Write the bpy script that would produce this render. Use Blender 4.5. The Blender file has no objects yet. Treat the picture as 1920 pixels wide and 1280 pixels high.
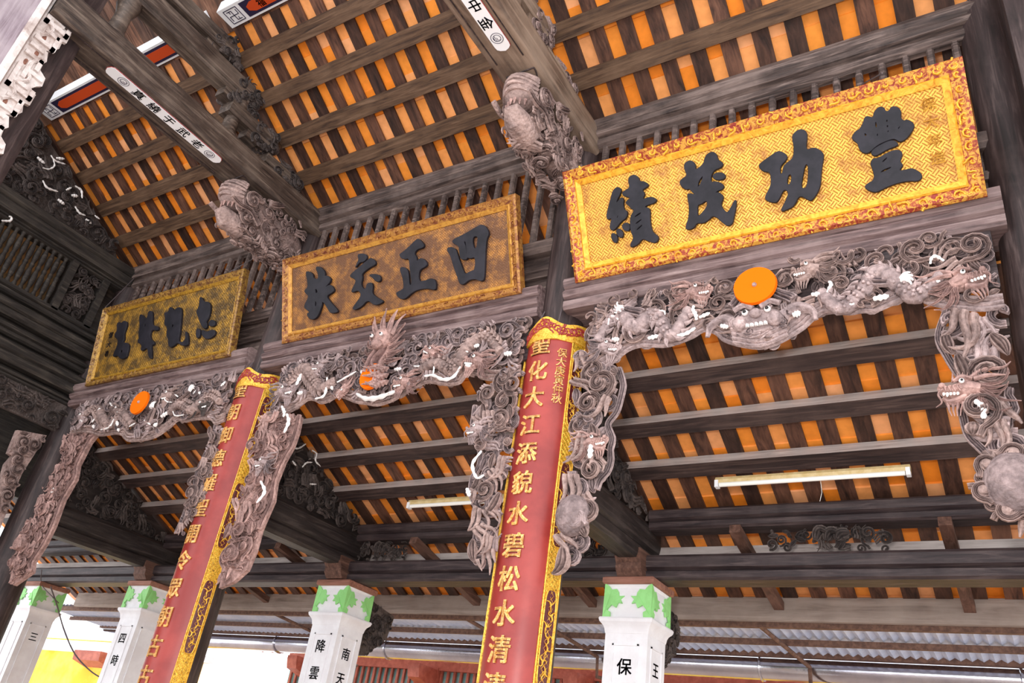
import bpy, bmesh, math, random
import numpy as np
from mathutils import Vector, Matrix

# ------------------------------------------------------------------ camera
FW, FH = 1920, 1280
CX, CY = 960.0, 640.0
VPX = np.array([-1618.0 - CX, 1099.0 - CY])      # vanishing point of the row of columns
VPZ = np.array([1386.0 - CX, -2037.0 - CY])      # vanishing point of the verticals
FPX = math.sqrt(-float(VPX @ VPZ))
_x = -np.array([VPX[0], VPX[1], FPX]); _x /= np.linalg.norm(_x)
_z = np.array([VPZ[0], VPZ[1], FPX]); _z /= np.linalg.norm(_z)
_y = np.cross(_z, _x)
RW = np.array([_x, _y, _z])                      # rows: world axes seen in image axes (right, down, forward)
SC = bpy.context.scene
COL = SC.collection
cam_d = bpy.data.cameras.new('camera'); cam = bpy.data.objects.new('camera', cam_d); COL.objects.link(cam)
cam_d.sensor_width = 36.0; cam_d.lens = 36.0 * FPX / FW; cam_d.clip_start = 0.02; cam_d.clip_end = 300
right, up, back = RW @ np.array([1, 0, 0]), RW @ np.array([0, -1, 0]), RW @ np.array([0, 0, -1])
cam.matrix_world = Matrix(((right[0], up[0], back[0], 0), (right[1], up[1], back[1], 0), (right[2], up[2], back[2], 0), (0, 0, 0, 1)))
SC.camera = cam

# ------------------------------------------------------------------ world, lights, exposure
W = bpy.data.worlds.new('sky'); SC.world = W; W.use_nodes = True
bg = W.node_tree.nodes['Background']; bg.inputs[0].default_value = (0.93, 0.96, 1.0, 1); bg.inputs[1].default_value = 2.2
def area(name, loc, target, size, power, color=(1, 1, 1)):
    d = bpy.data.lights.new(name, 'AREA'); d.shape = 'DISK'; d.size = size; d.energy = power; d.color = color
    o = bpy.data.objects.new(name, d); COL.objects.link(o); o.location = loc
    o.rotation_euler = (Vector(target) - Vector(loc)).to_track_quat('-Z', 'Y').to_euler(); return o
area('camera_flash', (-0.25, -0.25, 0.45), (-2.6, 4.0, 3.0), 0.5, 95, (1.0, 0.97, 0.95))
SC.view_settings.view_transform = 'Standard'; SC.view_settings.look = 'None'
SC.view_settings.exposure = 0.3; SC.view_settings.gamma = 1.0; SC.view_settings.use_curve_mapping = False

# ------------------------------------------------------------------ helpers: pixels to points
def ray(px, py): return RW @ np.array([px - CX, py - CY, FPX])
def onY(px, py, Y): d = ray(px, py); return d * (Y / d[1])
def onX(px, py, X): d = ray(px, py); return d * (X / d[0])
def crop(pts, o, s): return [(o[0] + p[0] / s, o[1] + p[1] / s) for p in pts]
def xz(pts, Y): return [tuple(onY(p[0], p[1], Y)[[0, 2]]) for p in pts]
RNG = random.Random(7)

# ------------------------------------------------------------------ helpers: meshes
class MB:
    def __init__(s): s.v = []; s.f = []; s.n = 0
    def add(s, v, f):
        s.v.extend([tuple(map(float, q)) for q in v]); s.f.extend([tuple(i + s.n for i in q) for q in f]); s.n += len(v); return s
    def box(s, x0, x1, y0, y1, z0, z1):
        v = [(x, y, z) for x in (x0, x1) for y in (y0, y1) for z in (z0, z1)]
        return s.add(v, [(0, 1, 3, 2), (4, 6, 7, 5), (0, 4, 5, 1), (2, 3, 7, 6), (0, 2, 6, 4), (1, 5, 7, 3)])
    def prism(s, prof, axis, t0, t1):
        n = len(prof)
        def p(a, b, t): return {'x': (t, a, b), 'y': (a, t, b), 'z': (a, b, t)}[axis]
        v = [p(a, b, t0) for a, b in prof] + [p(a, b, t1) for a, b in prof]
        f = [(i, (i + 1) % n, n + (i + 1) % n, n + i) for i in range(n)] + [tuple(range(n))[::-1], tuple(range(n, 2 * n))]
        return s.add(v, f)
    def bar(s, a, b, w, h, upv=(0, 0, 1)):
        a, b = np.array(a, float), np.array(b, float); t = b - a; t /= np.linalg.norm(t)
        r = np.cross(t, upv); r /= np.linalg.norm(r); u = np.cross(r, t)
        v = [p + r * i * w / 2 + u * j * h / 2 for p in (a, b) for i, j in ((-1, -1), (1, -1), (1, 1), (-1, 1))]
        return s.add(v, [(0, 1, 2, 3), (7, 6, 5, 4), (0, 4, 5, 1), (1, 5, 6, 2), (2, 6, 7, 3), (3, 7, 4, 0)])
    def tube(s, P, R, n=8):
        P = np.array(P, float); N = len(P); R = np.broadcast_to(np.array(R, float), (N,))
        T = np.gradient(P, axis=0); T /= np.maximum(np.linalg.norm(T, axis=1, keepdims=True), 1e-9)
        ref = np.array([0, 0, 1.0]) if abs(T[0][2]) < .9 else np.array([0, 1.0, 0]); v = []
        for i in range(N):
            a = np.cross(T[i], ref); l = np.linalg.norm(a)
            if l < 1e-3: a = np.cross(T[i], (1, 0, 0.1)); l = np.linalg.norm(a)
            a /= l; b = np.cross(T[i], a); ref = np.cross(a, T[i]) if True else ref
            for k in range(n):
                q = 2 * math.pi * k / n; v.append(P[i] + R[i] * (a * math.cos(q) + b * math.sin(q)))
        f = [(i * n + k, i * n + (k + 1) % n, (i + 1) * n + (k + 1) % n, (i + 1) * n + k) for i in range(N - 1) for k in range(n)]
        f += [tuple(range(n))[::-1], tuple(range((N - 1) * n, N * n))]
        return s.add(v, f)
    def ball(s, c, r, n=8, m=5):
        r = np.array([r, r, r] if np.isscalar(r) else r, float); v = [np.array(c) + r * (0, 0, 1)]
        for i in range(1, m):
            a = math.pi * i / m
            for k in range(n):
                b = 2 * math.pi * k / n; v.append(np.array(c) + r * (math.sin(a) * math.cos(b), math.sin(a) * math.sin(b), math.cos(a)))
        v.append(np.array(c) - r * (0, 0, 1)); L = len(v) - 1
        f = [(0, 1 + k, 1 + (k + 1) % n) for k in range(n)]
        for i in range(m - 2):
            for k in range(n): f.append((1 + i * n + k, 1 + (i + 1) * n + k, 1 + (i + 1) * n + (k + 1) % n, 1 + i * n + (k + 1) % n))
        f += [(L, 1 + (m - 2) * n + (k + 1) % n, 1 + (m - 2) * n + k) for k in range(n)]
        return s.add(v, f)
    def lathe(s, prof, cx, cy, n=28):
        v = [(cx + r * math.cos(2 * math.pi * k / n), cy + r * math.sin(2 * math.pi * k / n), z) for r, z in prof for k in range(n)]
        N = len(prof)
        f = [(i * n + k, i * n + (k + 1) % n, (i + 1) * n + (k + 1) % n, (i + 1) * n + k) for i in range(N - 1) for k in range(n)]
        f += [tuple(range(n))[::-1], tuple(range((N - 1) * n, N * n))]
        return s.add(v, f)
    def mesh(s, name, mat, smooth=40):
        me = bpy.data.meshes.new(name); me.from_pydata(s.v, [], s.f); me.update()
        if mat: me.materials.append(mat)
        bm = bmesh.new(); bm.from_mesh(me); bmesh.ops.recalc_face_normals(bm, faces=bm.faces); bm.to_mesh(me); bm.free()
        if smooth:
            me.shade_smooth(); me.set_sharp_from_angle(angle=math.radians(smooth))
        return me
    def build(s, name, mat, parent=None, smooth=40): return link(name, s.mesh(name, mat, smooth), parent)
def link(name, me, parent=None):
    o = bpy.data.objects.new(name, me); COL.objects.link(o)
    if parent: o.parent = parent
    return o
def tag(o, label, cat, group=None):
    o['label'] = label; o['category'] = cat
    if group: o['group'] = group
    return o
def thing(name, label, cat, loc=(0, 0, 0), group=None):
    o = bpy.data.objects.new(name, None); COL.objects.link(o); o.empty_display_size = .1
    o.location = loc
    return tag(o, label, cat, group)
def part(name, mb, mat, parent, smooth=40, stuff=False):
    o = mb.build(name, mat, parent, smooth)
    pl = parent.matrix_world.inverted() if False else Matrix.Translation(parent.location).inverted()
    if parent.location.length > 0 and parent.parent is None: o.matrix_parent_inverse = pl
    if stuff: o['kind'] = 'stuff'
    return o
def structure(o, label=None):
    o['kind'] = 'structure'
    if label: o['label'] = label
    return o

# ------------------------------------------------------------------ materials
MAT = {}
def nodes(name, rough=.7):
    m = bpy.data.materials.new(name); m.use_nodes = True; t = m.node_tree; b = t.nodes['Principled BSDF']
    b.inputs['Roughness'].default_value = rough; MAT[name] = m
    def N(kind, **kw):
        n = t.nodes.new(kind)
        for k, v in kw.items():
            if hasattr(n, k) and k not in n.inputs: setattr(n, k, v)
            else: n.inputs[k].default_value = v
        return n
    return m, t, b, N
def srgb(r, g, b): return tuple(((c / 255) / 12.92 if c / 255 <= .04045 else ((c / 255 + .055) / 1.055) ** 2.4) for c in (r, g, b)) + (1,)
def ramp(N, stops):
    r = N('ShaderNodeValToRGB'); e = r.color_ramp.elements
    while len(e) < len(stops): e.new(.5)
    for q, (p, c) in zip(e, stops): q.position = p; q.color = c
    return r
def wood(name, dark, mid, lite, axis='x', scale=1.0, rough=.62, bump=.25, wear=.55, spec=.35):
    m, t, b, N = nodes(name, rough); L = t.links.new
    g = N('ShaderNodeNewGeometry'); mp = N('ShaderNodeMapping')
    st = {'x': (1.2, 16, 16), 'y': (16, 1.2, 16), 'z': (16, 16, 1.2), 's': (12, 2.2, 2.2), 'n': (5, 5, 5)}[axis]
    mp.inputs['Scale'].default_value = tuple(q * scale for q in st); L(g.outputs['Position'], mp.inputs['Vector'])
    n1 = N('ShaderNodeTexNoise', Scale=2.2, Detail=7.0, Roughness=.62, Distortion=.6); L(mp.outputs[0], n1.inputs['Vector'])
    n2 = N('ShaderNodeTexNoise', Scale=2.6, Detail=5.0, Roughness=.6); L(g.outputs['Position'], n2.inputs['Vector'])
    r1 = ramp(N, [(.32, dark), (.52, mid), (.72, lite)]); L(n1.outputs['Fac'], r1.inputs[0])
    r2 = ramp(N, [(wear - .1, (0, 0, 0, 1)), (wear + .14, (1, 1, 1, 1))]); L(n2.outputs['Fac'], r2.inputs[0])
    mx = N('ShaderNodeMix', data_type='RGBA', blend_type='MIX'); L(r1.outputs[0], mx.inputs[6])
    mul = N('ShaderNodeMath', operation='MULTIPLY'); mul.inputs[1].default_value = .55; L(r2.outputs[0], mul.inputs[0]); L(mul.outputs[0], mx.inputs[0])
    mx.inputs[7].default_value = lite; L(mx.outputs[2], b.inputs['Base Color'])
    bp = N('ShaderNodeBump', Strength=bump, Distance=.02); L(n1.outputs['Fac'], bp.inputs['Height']); L(bp.outputs[0], b.inputs['Normal'])
    b.inputs['Specular IOR Level'].default_value = spec
    return m
def plain(name, col, rough=.5, metal=0, noise=0.0, scale=12, col2=None, bump=0, spec=.5):
    m, t, b, N = nodes(name, rough); L = t.links.new
    b.inputs['Base Color'].default_value = col; b.inputs['Metallic'].default_value = metal; b.inputs['Specular IOR Level'].default_value = spec
    if col2 or bump:
        g = N('ShaderNodeNewGeometry'); n = N('ShaderNodeTexNoise', Scale=scale, Detail=6.0, Roughness=.65); L(g.outputs['Position'], n.inputs['Vector'])
        if col2:
            r = ramp(N, [(.4 - noise, col), (.62, col2)]); L(n.outputs['Fac'], r.inputs[0]); L(r.outputs[0], b.inputs['Base Color'])
        if bump:
            bp = N('ShaderNodeBump', Strength=bump, Distance=.01); L(n.outputs['Fac'], bp.inputs['Height']); L(bp.outputs[0], b.inputs['Normal'])
    return m
def carved(name, dark, mid, lite, rough=.7):
    m, t, b, N = nodes(name, rough); L = t.links.new
    g = N('ShaderNodeNewGeometry'); n = N('ShaderNodeTexNoise', Scale=9.0, Detail=6.0, Roughness=.65); L(g.outputs['Position'], n.inputs['Vector'])
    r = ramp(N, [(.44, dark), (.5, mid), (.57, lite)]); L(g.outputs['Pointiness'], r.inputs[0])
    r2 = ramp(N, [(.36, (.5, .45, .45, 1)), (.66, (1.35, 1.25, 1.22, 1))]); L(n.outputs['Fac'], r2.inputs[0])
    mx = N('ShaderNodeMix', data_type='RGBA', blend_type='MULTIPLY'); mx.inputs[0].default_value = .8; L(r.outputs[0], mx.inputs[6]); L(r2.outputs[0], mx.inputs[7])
    L(mx.outputs[2], b.inputs['Base Color']); b.inputs['Specular IOR Level'].default_value = .3
    n3 = N('ShaderNodeTexNoise', Scale=38.0, Detail=7.0, Roughness=.7); L(g.outputs['Position'], n3.inputs['Vector'])
    vo = N('ShaderNodeTexVoronoi', Scale=46.0); L(g.outputs['Position'], vo.inputs['Vector'])
    ad = N('ShaderNodeMath', operation='MULTIPLY_ADD'); L(vo.outputs['Distance'], ad.inputs[0]); ad.inputs[1].default_value = -.9; L(n3.outputs['Fac'], ad.inputs[2])
    bp = N('ShaderNodeBump', Strength=.75, Distance=.012); L(ad.outputs[0], bp.inputs['Height']); L(bp.outputs[0], b.inputs['Normal'])
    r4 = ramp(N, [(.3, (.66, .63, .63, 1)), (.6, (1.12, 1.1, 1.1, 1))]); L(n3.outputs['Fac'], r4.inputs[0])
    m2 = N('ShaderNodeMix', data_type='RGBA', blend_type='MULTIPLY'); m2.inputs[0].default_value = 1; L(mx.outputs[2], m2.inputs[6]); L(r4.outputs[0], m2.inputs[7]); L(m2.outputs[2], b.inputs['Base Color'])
    return m
S = srgb
col_wood = wood('column_wood', S(30, 22, 21), S(54, 41, 40), S(92, 76, 73), 'z', .8, .55, .15, .62)
lint_wood = wood('lintel_wood', S(62, 46, 46), S(112, 90, 88), S(158, 136, 132), 'x', 1, .6, .35, .55)
beam_wood = wood('tie_beam_wood', S(62, 48, 40), S(112, 92, 78), S(158, 136, 118), 'y', .6, .5, .25, .5)
dark_wood = wood('dark_beam_wood', S(34, 26, 28), S(58, 46, 47), S(92, 78, 76), 'x', 1, .55, .25, .6)
dark_wood_y = wood('dark_tie_wood', S(26, 21, 21), S(46, 38, 36), S(78, 68, 64), 'y', 1, .55, .25, .6)
purlin_wood = wood('purlin_wood', S(52, 36, 28), S(92, 68, 50), S(122, 96, 76), 'x', 1, .65, .2, .58)
dark_purlin = wood('dark_purlin_wood', S(36, 27, 27), S(62, 47, 44), S(92, 74, 68), 'x', 1, .6, .2, .6)
dusty_lit_wood = wood('dusty_lit_grey_wood', S(146, 132, 126), S(180, 166, 160), S(200, 188, 182), 'x', 1, .75, .2, .5)  # dusty plate boards; on purlin near faces, caught light put into the colour
beam_dark = wood('dark_mottled_beam', S(38, 30, 27), S(76, 62, 54), S(128, 112, 100), 'y', .9, .5, .25, .56)
rail_wood = wood('weathered_rail_wood', S(38, 29, 27), S(80, 65, 60), S(142, 122, 114), 'x', 1, .65, .4, .55)
wall_wood = wood('old_wall_wood', S(26, 22, 20), S(50, 44, 40), S(82, 74, 66), 'y', 1, .7, .3, .6)
fascia_wood = wood('grey_fascia_wood', S(120, 106, 98), S(150, 135, 126), S(172, 158, 148), 'x', .6, .8, .15, .5)
brown_cap = wood('brown_cap_wood', S(100, 62, 50), S(140, 92, 76), S(166, 118, 100), 'x', 1, .7, .3, .5)
peg_wood = wood('brown_peg_wood', S(64, 42, 34), S(96, 66, 54), S(124, 92, 78), 'y', 1, .7, .2, .55)
pale_wood = wood('pale_carved_wood', S(168, 148, 140), S(214, 200, 194), S(238, 230, 226), 'n', 1, .7, .4, .5)
lilac_wood = wood('lilac_board_wood', S(110, 92, 98), S(150, 134, 142), S(186, 172, 176), 'z', .8, .45, .2, .5)
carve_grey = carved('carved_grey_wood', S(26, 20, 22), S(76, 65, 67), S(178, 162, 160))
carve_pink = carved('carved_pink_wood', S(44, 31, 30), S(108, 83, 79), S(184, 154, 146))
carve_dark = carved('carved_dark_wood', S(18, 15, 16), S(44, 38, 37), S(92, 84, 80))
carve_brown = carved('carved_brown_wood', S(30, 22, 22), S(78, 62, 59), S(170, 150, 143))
bone = plain('white_inlay', S(236, 230, 226), .5, bump=.2, scale=60)
black = plain('black_pupil', S(18, 16, 18), .4)
ink = plain('black_lacquer', S(26, 24, 30), .5, col2=S(40, 37, 44), scale=8, spec=.25)
ink2 = plain('black_ink', S(36, 30, 46), .6)
orange_disc = plain('orange_disc_paint', S(236, 106, 4), .8, spec=.1)
white_wash = plain('white_wash', S(226, 222, 224), .7, col2=S(236, 234, 236), scale=5, bump=.05)
green_paint = plain('green_paint', S(140, 205, 120), .6, col2=S(152, 218, 134), scale=9)
white_enamel = plain('white_enamel', S(244, 244, 246), .35)
tube_white = plain('tube_white', S(250, 248, 240), .25)
tube_cream = plain('batten_cream', S(206, 178, 120), .5, col2=S(222, 200, 150), scale=20)
steel = plain('silver_sheet', S(205, 205, 212), .18, metal=1.0, col2=S(180, 178, 190), scale=2, bump=.35)
rust = plain('rusty_angle_iron', S(88, 62, 52), .8, col2=S(122, 90, 74), scale=25)
red_paint = plain('red_timber_paint', S(150, 74, 56), .6, col2=S(176, 96, 76), scale=9)
yellow_wash = plain('yellow_wash', S(236, 178, 40), .8, col2=S(250, 214, 96), scale=1.2)
teal_paint = plain('teal_paint', S(120, 170, 170), .6, col2=S(150, 190, 186), scale=6)
floor_mat = plain('floor_tile', S(170, 150, 138), .5, col2=S(186, 170, 158), scale=3)
light_block_mat = plain('light_block_sheet', S(70, 40, 28), .9)
wire_mat = plain('grey_wire', S(92, 82, 84), .5)
painted_red = plain('vermilion_paint', S(206, 74, 24), .55)
painted_blue = plain('indigo_paint', S(38, 30, 62), .6)
# corrugated sheet paint
zinc = plain('zinc_sheet', S(186, 198, 224), .55, col2=S(206, 214, 234), scale=7)
# rafters: plank by plank tone from the snapped position
def plank_mat(name, dark, mid, lite, pitch, off):
    m = wood(name, dark, mid, lite, 's', 1, .6, .2, .6); t = m.node_tree; b = t.nodes['Principled BSDF']; L = t.links.new
    g = t.nodes.new('ShaderNodeNewGeometry'); sx = t.nodes.new('ShaderNodeSeparateXYZ'); L(g.outputs['Position'], sx.inputs[0])
    a = t.nodes.new('ShaderNodeMath'); a.operation = 'SUBTRACT'; L(sx.outputs[0], a.inputs[0]); a.inputs[1].default_value = off
    s = t.nodes.new('ShaderNodeMath'); s.operation = 'SNAP'; L(a.outputs[0], s.inputs[0]); s.inputs[1].default_value = pitch
    w = t.nodes.new('ShaderNodeTexWhiteNoise'); w.noise_dimensions = '1D'; L(s.outputs[0], w.inputs['W'])
    r = t.nodes.new('ShaderNodeValToRGB'); L(w.outputs['Value'], r.inputs[0])
    e = r.color_ramp.elements; e[0].position = .1; e[0].color = (.55, .5, .5, 1); e[1].position = .95; e[1].color = (1.55, 1.35, 1.2, 1)
    mx = t.nodes.new('ShaderNodeMix'); mx.data_type = 'RGBA'; mx.blend_type = 'MULTIPLY'; mx.inputs[0].default_value = 1
    src = b.inputs['Base Color'].links[0].from_socket; L(src, mx.inputs[6]); L(r.outputs[0], mx.inputs[7]); L(mx.outputs[2], b.inputs['Base Color'])
    return m
def tile_mat(name, pitch, off, ystep, yoff):
    m, t, b, N = nodes(name, .62); L = t.links.new
    g = N('ShaderNodeNewGeometry'); sx = N('ShaderNodeSeparateXYZ'); L(g.outputs['Position'], sx.inputs[0])
    def snap(sock, off, p):
        a = N('ShaderNodeMath', operation='SUBTRACT'); L(sock, a.inputs[0]); a.inputs[1].default_value = off
        s = N('ShaderNodeMath', operation='SNAP'); L(a.outputs[0], s.inputs[0]); s.inputs[1].default_value = p; return s.outputs[0]
    cb = N('ShaderNodeCombineXYZ'); L(snap(sx.outputs[0], off, pitch), cb.inputs[0]); L(snap(sx.outputs[1], yoff, ystep), cb.inputs[1])
    w = N('ShaderNodeTexWhiteNoise', noise_dimensions='3D'); L(cb.outputs[0], w.inputs['Vector'])
    r = ramp(N, [(.05, S(247, 140, 40)), (.5, S(250, 156, 62)), (.97, S(250, 178, 124))]); L(w.outputs['Value'], r.inputs[0])
    n = N('ShaderNodeTexNoise', Scale=14.0, Detail=5.0); L(g.outputs['Position'], n.inputs['Vector'])
    r2 = ramp(N, [(.3, (.86, .84, .8, 1)), (.6, (1, 1, 1, 1))]); L(n.outputs['Fac'], r2.inputs[0])
    mx = N('ShaderNodeMix', data_type='RGBA', blend_type='MULTIPLY'); mx.inputs[0].default_value = 1; L(r.outputs[0], mx.inputs[6]); L(r2.outputs[0], mx.inputs[7])
    L(mx.outputs[2], b.inputs['Base Color']); b.inputs['Specular IOR Level'].default_value = .25
    return m
# gilt woven panel (object space of the plaque)
def weave_mat(name, hi, lo, deep, cell, worn, worn_col, bump=.5):
    m, t, b, N = nodes(name, .38); L = t.links.new
    tc = N('ShaderNodeTexCoord'); mp = N('ShaderNodeMapping'); mp.inputs['Rotation'].default_value = (0, 0, math.radians(45)); mp.inputs['Scale'].default_value = (1 / cell,) * 3
    L(tc.outputs['Object'], mp.inputs[0])
    ck = N('ShaderNodeTexChecker', Scale=1.0); L(mp.outputs[0], ck.inputs['Vector'])
    sx = N('ShaderNodeSeparateXYZ'); L(mp.outputs[0], sx.inputs[0])
    def sine(sock):
        a = N('ShaderNodeMath', operation='MULTIPLY'); a.inputs[1].default_value = math.pi * 2; L(sock, a.inputs[0])
        s = N('ShaderNodeMath', operation='COSINE'); L(a.outputs[0], s.inputs[0])
        c = N('ShaderNodeMath', operation='ABSOLUTE'); L(s.outputs[0], c.inputs[0]); return c.outputs[0]
    mf = N('ShaderNodeMix', data_type='FLOAT'); L(ck.outputs['Fac'], mf.inputs[0]); L(sine(sx.outputs[0]), mf.inputs[2]); L(sine(sx.outputs[1]), mf.inputs[3])
    r = ramp(N, [(.05, deep), (.45, lo), (.95, hi)]); L(mf.outputs[0], r.inputs[0])
    n = N('ShaderNodeTexNoise', Scale=7.0, Detail=8.0, Roughness=.7); L(tc.outputs['Object'], n.inputs['Vector'])
    r2 = ramp(N, [(worn - .06, (0, 0, 0, 1)), (worn + .1, (1, 1, 1, 1))]); L(n.outputs['Fac'], r2.inputs[0])
    mx = N('ShaderNodeMix', data_type='RGBA'); L(r2.outputs[0], mx.inputs[0]); mx.inputs[6].default_value = worn_col; L(r.outputs[0], mx.inputs[7])
    L(mx.outputs[2], b.inputs['Base Color']); b.inputs['Metallic'].default_value = .25
    bp = N('ShaderNodeBump', Strength=bump, Distance=.006); L(mf.outputs[0], bp.inputs['Height']); L(bp.outputs[0], b.inputs['Normal'])
    return m
def gilt_mat(name, a, b_, c, scale, lo=.44, hi=.54, rough=.38, metal=.2):
    m, t, b, N = nodes(name, rough); L = t.links.new
    g = N('ShaderNodeNewGeometry'); n = N('ShaderNodeTexNoise', Scale=scale, Detail=6.0, Roughness=.6, Distortion=1.2); L(g.outputs['Position'], n.inputs['Vector'])
    r = ramp(N, [(lo - .08, a), (lo, b_), (hi, c)]); L(n.outputs['Fac'], r.inputs[0]); L(r.outputs[0], b.inputs['Base Color'])
    b.inputs['Metallic'].default_value = metal
    bp = N('ShaderNodeBump', Strength=.5, Distance=.008); L(n.outputs['Fac'], bp.inputs['Height']); L(bp.outputs[0], b.inputs['Normal'])
    return m

# ------------------------------------------------------------------ the setting
FZ = -1.6
CXS = [0.25, -2.507, -5.41, -8.24]           # column axes, right to left in the picture
BAYN = ['bay of the brightest gold plaque', 'bay of the middle plaque', 'bay of the farthest plaque']
BAY = [(CXS[1], CXS[0]), (CXS[2], CXS[1]), (CXS[3], CXS[2])]
BAY4 = (-11.1, CXS[3]); BAY5 = (CXS[0], 3.05)
CYY, CR = 4.10, 0.148
mb = MB(); mb.box(-14, 6, -6, 14, FZ - .1, FZ)
structure(mb.build('floor', floor_mat, None, 0), 'pale tiled floor under the hall')

UP_T, LO_T = 0.577, 0.466
def zup(y): return 4.75 + UP_T * (4.0 - y)       # underside of the upper rafters
def zlo(y): return 2.13 + LO_T * (5.55 - y)      # underside of the lower rafters

def make_roof(label, zf, slope, y0, y1, x0, x1, pitch, off, gap, purlins, pw, ph, low_mat, near_mat, tile_first_y, tstep, bays):
    root = bpy.data.objects.new('ceiling', None); COL.objects.link(root); structure(root, label)
    pm = plank_mat('rafter_plank_' + str(round(pitch, 3)), S(40, 27, 23), S(78, 54, 44), S(104, 76, 62), pitch, off + gap / 2)
    tm = tile_mat('clay_tile_' + str(round(pitch, 3)), pitch, off - (pitch - gap) / 2, tstep, tile_first_y)
    c = math.cos(math.atan(slope))
    th = .022
    # rafters: one flat plank between two rows of tiles
    k0 = math.floor((x0 - off) / pitch); k1 = math.ceil((x1 - off) / pitch)
    pl = MB(); w = pitch - gap
    pl.add([(x, y - y0, (zf(y) - zf(y0)) + h) for x in (0, w) for y in (y0, y1) for h in (0, th)], [(0, 1, 3, 2), (4, 6, 7, 5), (0, 4, 5, 1), (2, 3, 7, 6), (0, 2, 6, 4), (1, 5, 7, 3)])
    pme = pl.mesh('rafter', pm, 0)
    for k in range(k0, k1):
        o = link('rafter', pme, root); o.location = (off + gap + k * pitch, y0, zf(y0))
    # tiles
    tl = MB(); L_ = tstep * 1.06
    tw = pitch * .99
    tl.add([(x, y, -slope * y + (.012 * (y / L_)) + h) for x in (0, tw) for y in (0, L_) for h in (0, .016)], [(0, 1, 3, 2), (4, 6, 7, 5), (0, 4, 5, 1), (2, 3, 7, 6), (0, 2, 6, 4), (1, 5, 7, 3)])
    tme = tl.mesh('roof_tile', tm, 0)
    spots = []
    y = tile_first_y
    while y < y1 - .02:
        for k in range(k0, k1): spots.append((off - (pitch - gap) / 2 + k * pitch, y, zf(y) + th + .002))
        y += tstep
    def size(s):
        q = RW.T @ np.array([s[0] + pitch / 2, s[1] + .1, s[2]])
        if q[2] < .3: return 0
        u, v = CX + FPX * q[0] / q[2], CY + FPX * q[1] / q[2]
        return (1 / q[2]) * (1 if -40 < u < 1960 and -40 < v < 1320 else .01)
    spots.sort(key=size, reverse=True)
    rr = random.Random(3)
    for s in spots[:300]:
        o = link('roof_tile', tme, root); o.location = s; o.rotation_euler = (rr.uniform(-.006, .006), rr.uniform(-.006, .006), rr.uniform(-.008, .008))
    mb = MB()
    for s in spots[300:]: mb.add([(a + s[0], b_ + s[1], c_ + s[2]) for a, b_, c_ in tl.v], tl.f)
    part('roof_tiles', mb, tm, root, 0, True)
    # unseen sheet added above the tiles to block light leaking through
    mb = MB(); mb.add([(x, y, zf(y) + h) for x in (x0, x1) for y in (y0, y1) for h in (.07, .1)], [(0, 1, 3, 2), (4, 6, 7, 5), (0, 4, 5, 1), (2, 3, 7, 6), (0, 2, 6, 4), (1, 5, 7, 3)])
    part('light_block', mb, light_block_mat, root, 0)
    # purlins, cut bay by bay, laid flat along the slope
    d = np.array([0, c, -slope * c]); nrm = np.array([0, slope * c, c])
    for (a, b_) in bays:
        for py in purlins:
            p = np.array([0, py, zf(py)]) - nrm * ph / 2 + d * pw / 2
            mb = MB(); e = .006
            prof = []
            for s1, s2 in ((-1, -1), (1, -1), (1, 1), (-1, 1)):
                q = p + d * s1 * pw / 2 + nrm * s2 * ph / 2
                prof.append((q[1], q[2]))
            mb.prism(prof, 'x', a + .02, b_ - .02)
            q = part('purlin', mb, low_mat, root, 0); q.data.materials.append(near_mat); q.data.polygons[3].material_index = 1  # near face of the lower purlins coloured paler, as if catching light
    return root
ROOF_UP = make_roof('sloping tiled roof of the main hall seen from below', zup, UP_T, 2.55, 4.95, -8.7, 3.1, .2219, -5.191 - .02, .107,
                    [2.71, 3.03, 3.365, 3.70], .135, .06, purlin_wood, purlin_wood, 2.55, .195, BAY + [BAY5])
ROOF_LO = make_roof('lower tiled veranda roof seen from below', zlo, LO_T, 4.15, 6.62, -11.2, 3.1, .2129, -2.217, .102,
                    [4.445, 4.80, 5.165], .125, .075, dark_purlin, dusty_lit_wood, 4.15, .2, BAY + [BAY4, BAY5])
# solid boards above the tiled part of the upper roof
bw = .128; k = 0; x = -8.7
bm_ = plank_mat('ceiling_board', S(58, 38, 30), S(104, 74, 58), S(140, 108, 90), bw, -8.7)
mb = MB(); mb.add([(x_, y, zup(y) - zup(1.2) + h) for x_ in (0, bw - .006) for y in (1.2, 2.55) for h in (0, .02)], [(0, 1, 3, 2), (4, 6, 7, 5), (0, 4, 5, 1), (2, 3, 7, 6), (0, 2, 6, 4), (1, 5, 7, 3)])
me = mb.mesh('ceiling_board', bm_, 0)
while x < 3.0:
    o = link('ceiling_board', me, ROOF_UP); o.location = (x, 0, zup(1.2)); x += bw

# columns
for i, x in enumerate(CXS):
    t = thing('wooden_column', ['dark round timber column at the right edge of the picture', 'dark round timber column behind the nearest red couplet board',
               'dark round timber column behind the farther red couplet board', 'dark round timber column at the left end of the plaque row'][i], 'column', (x, CYY, FZ), 'round timber columns along the plaque row')
    mb = MB(); mb.lathe([(.19, FZ + .3), (.188, 1.0), (.176, 2.2), (.152, 2.85), (CR, 3.0), (CR * .97, 4.66)], x, CYY)
    part('shaft', mb, col_wood, t)
    mb = MB(); mb.lathe([(.2, FZ), (.24, FZ + .08), (.25, FZ + .18), (.2, FZ + .3)], x, CYY)
    part('stone_base', mb, floor_mat, t)
# the extra post pressed against the right column
mb = MB(); mb.box(.33, .75, 3.66, 3.94, FZ, 4.62)
tag(mb.build('wooden_post', col_wood, None, 0), 'dark square post in front of the rightmost round column', 'post')

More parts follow.
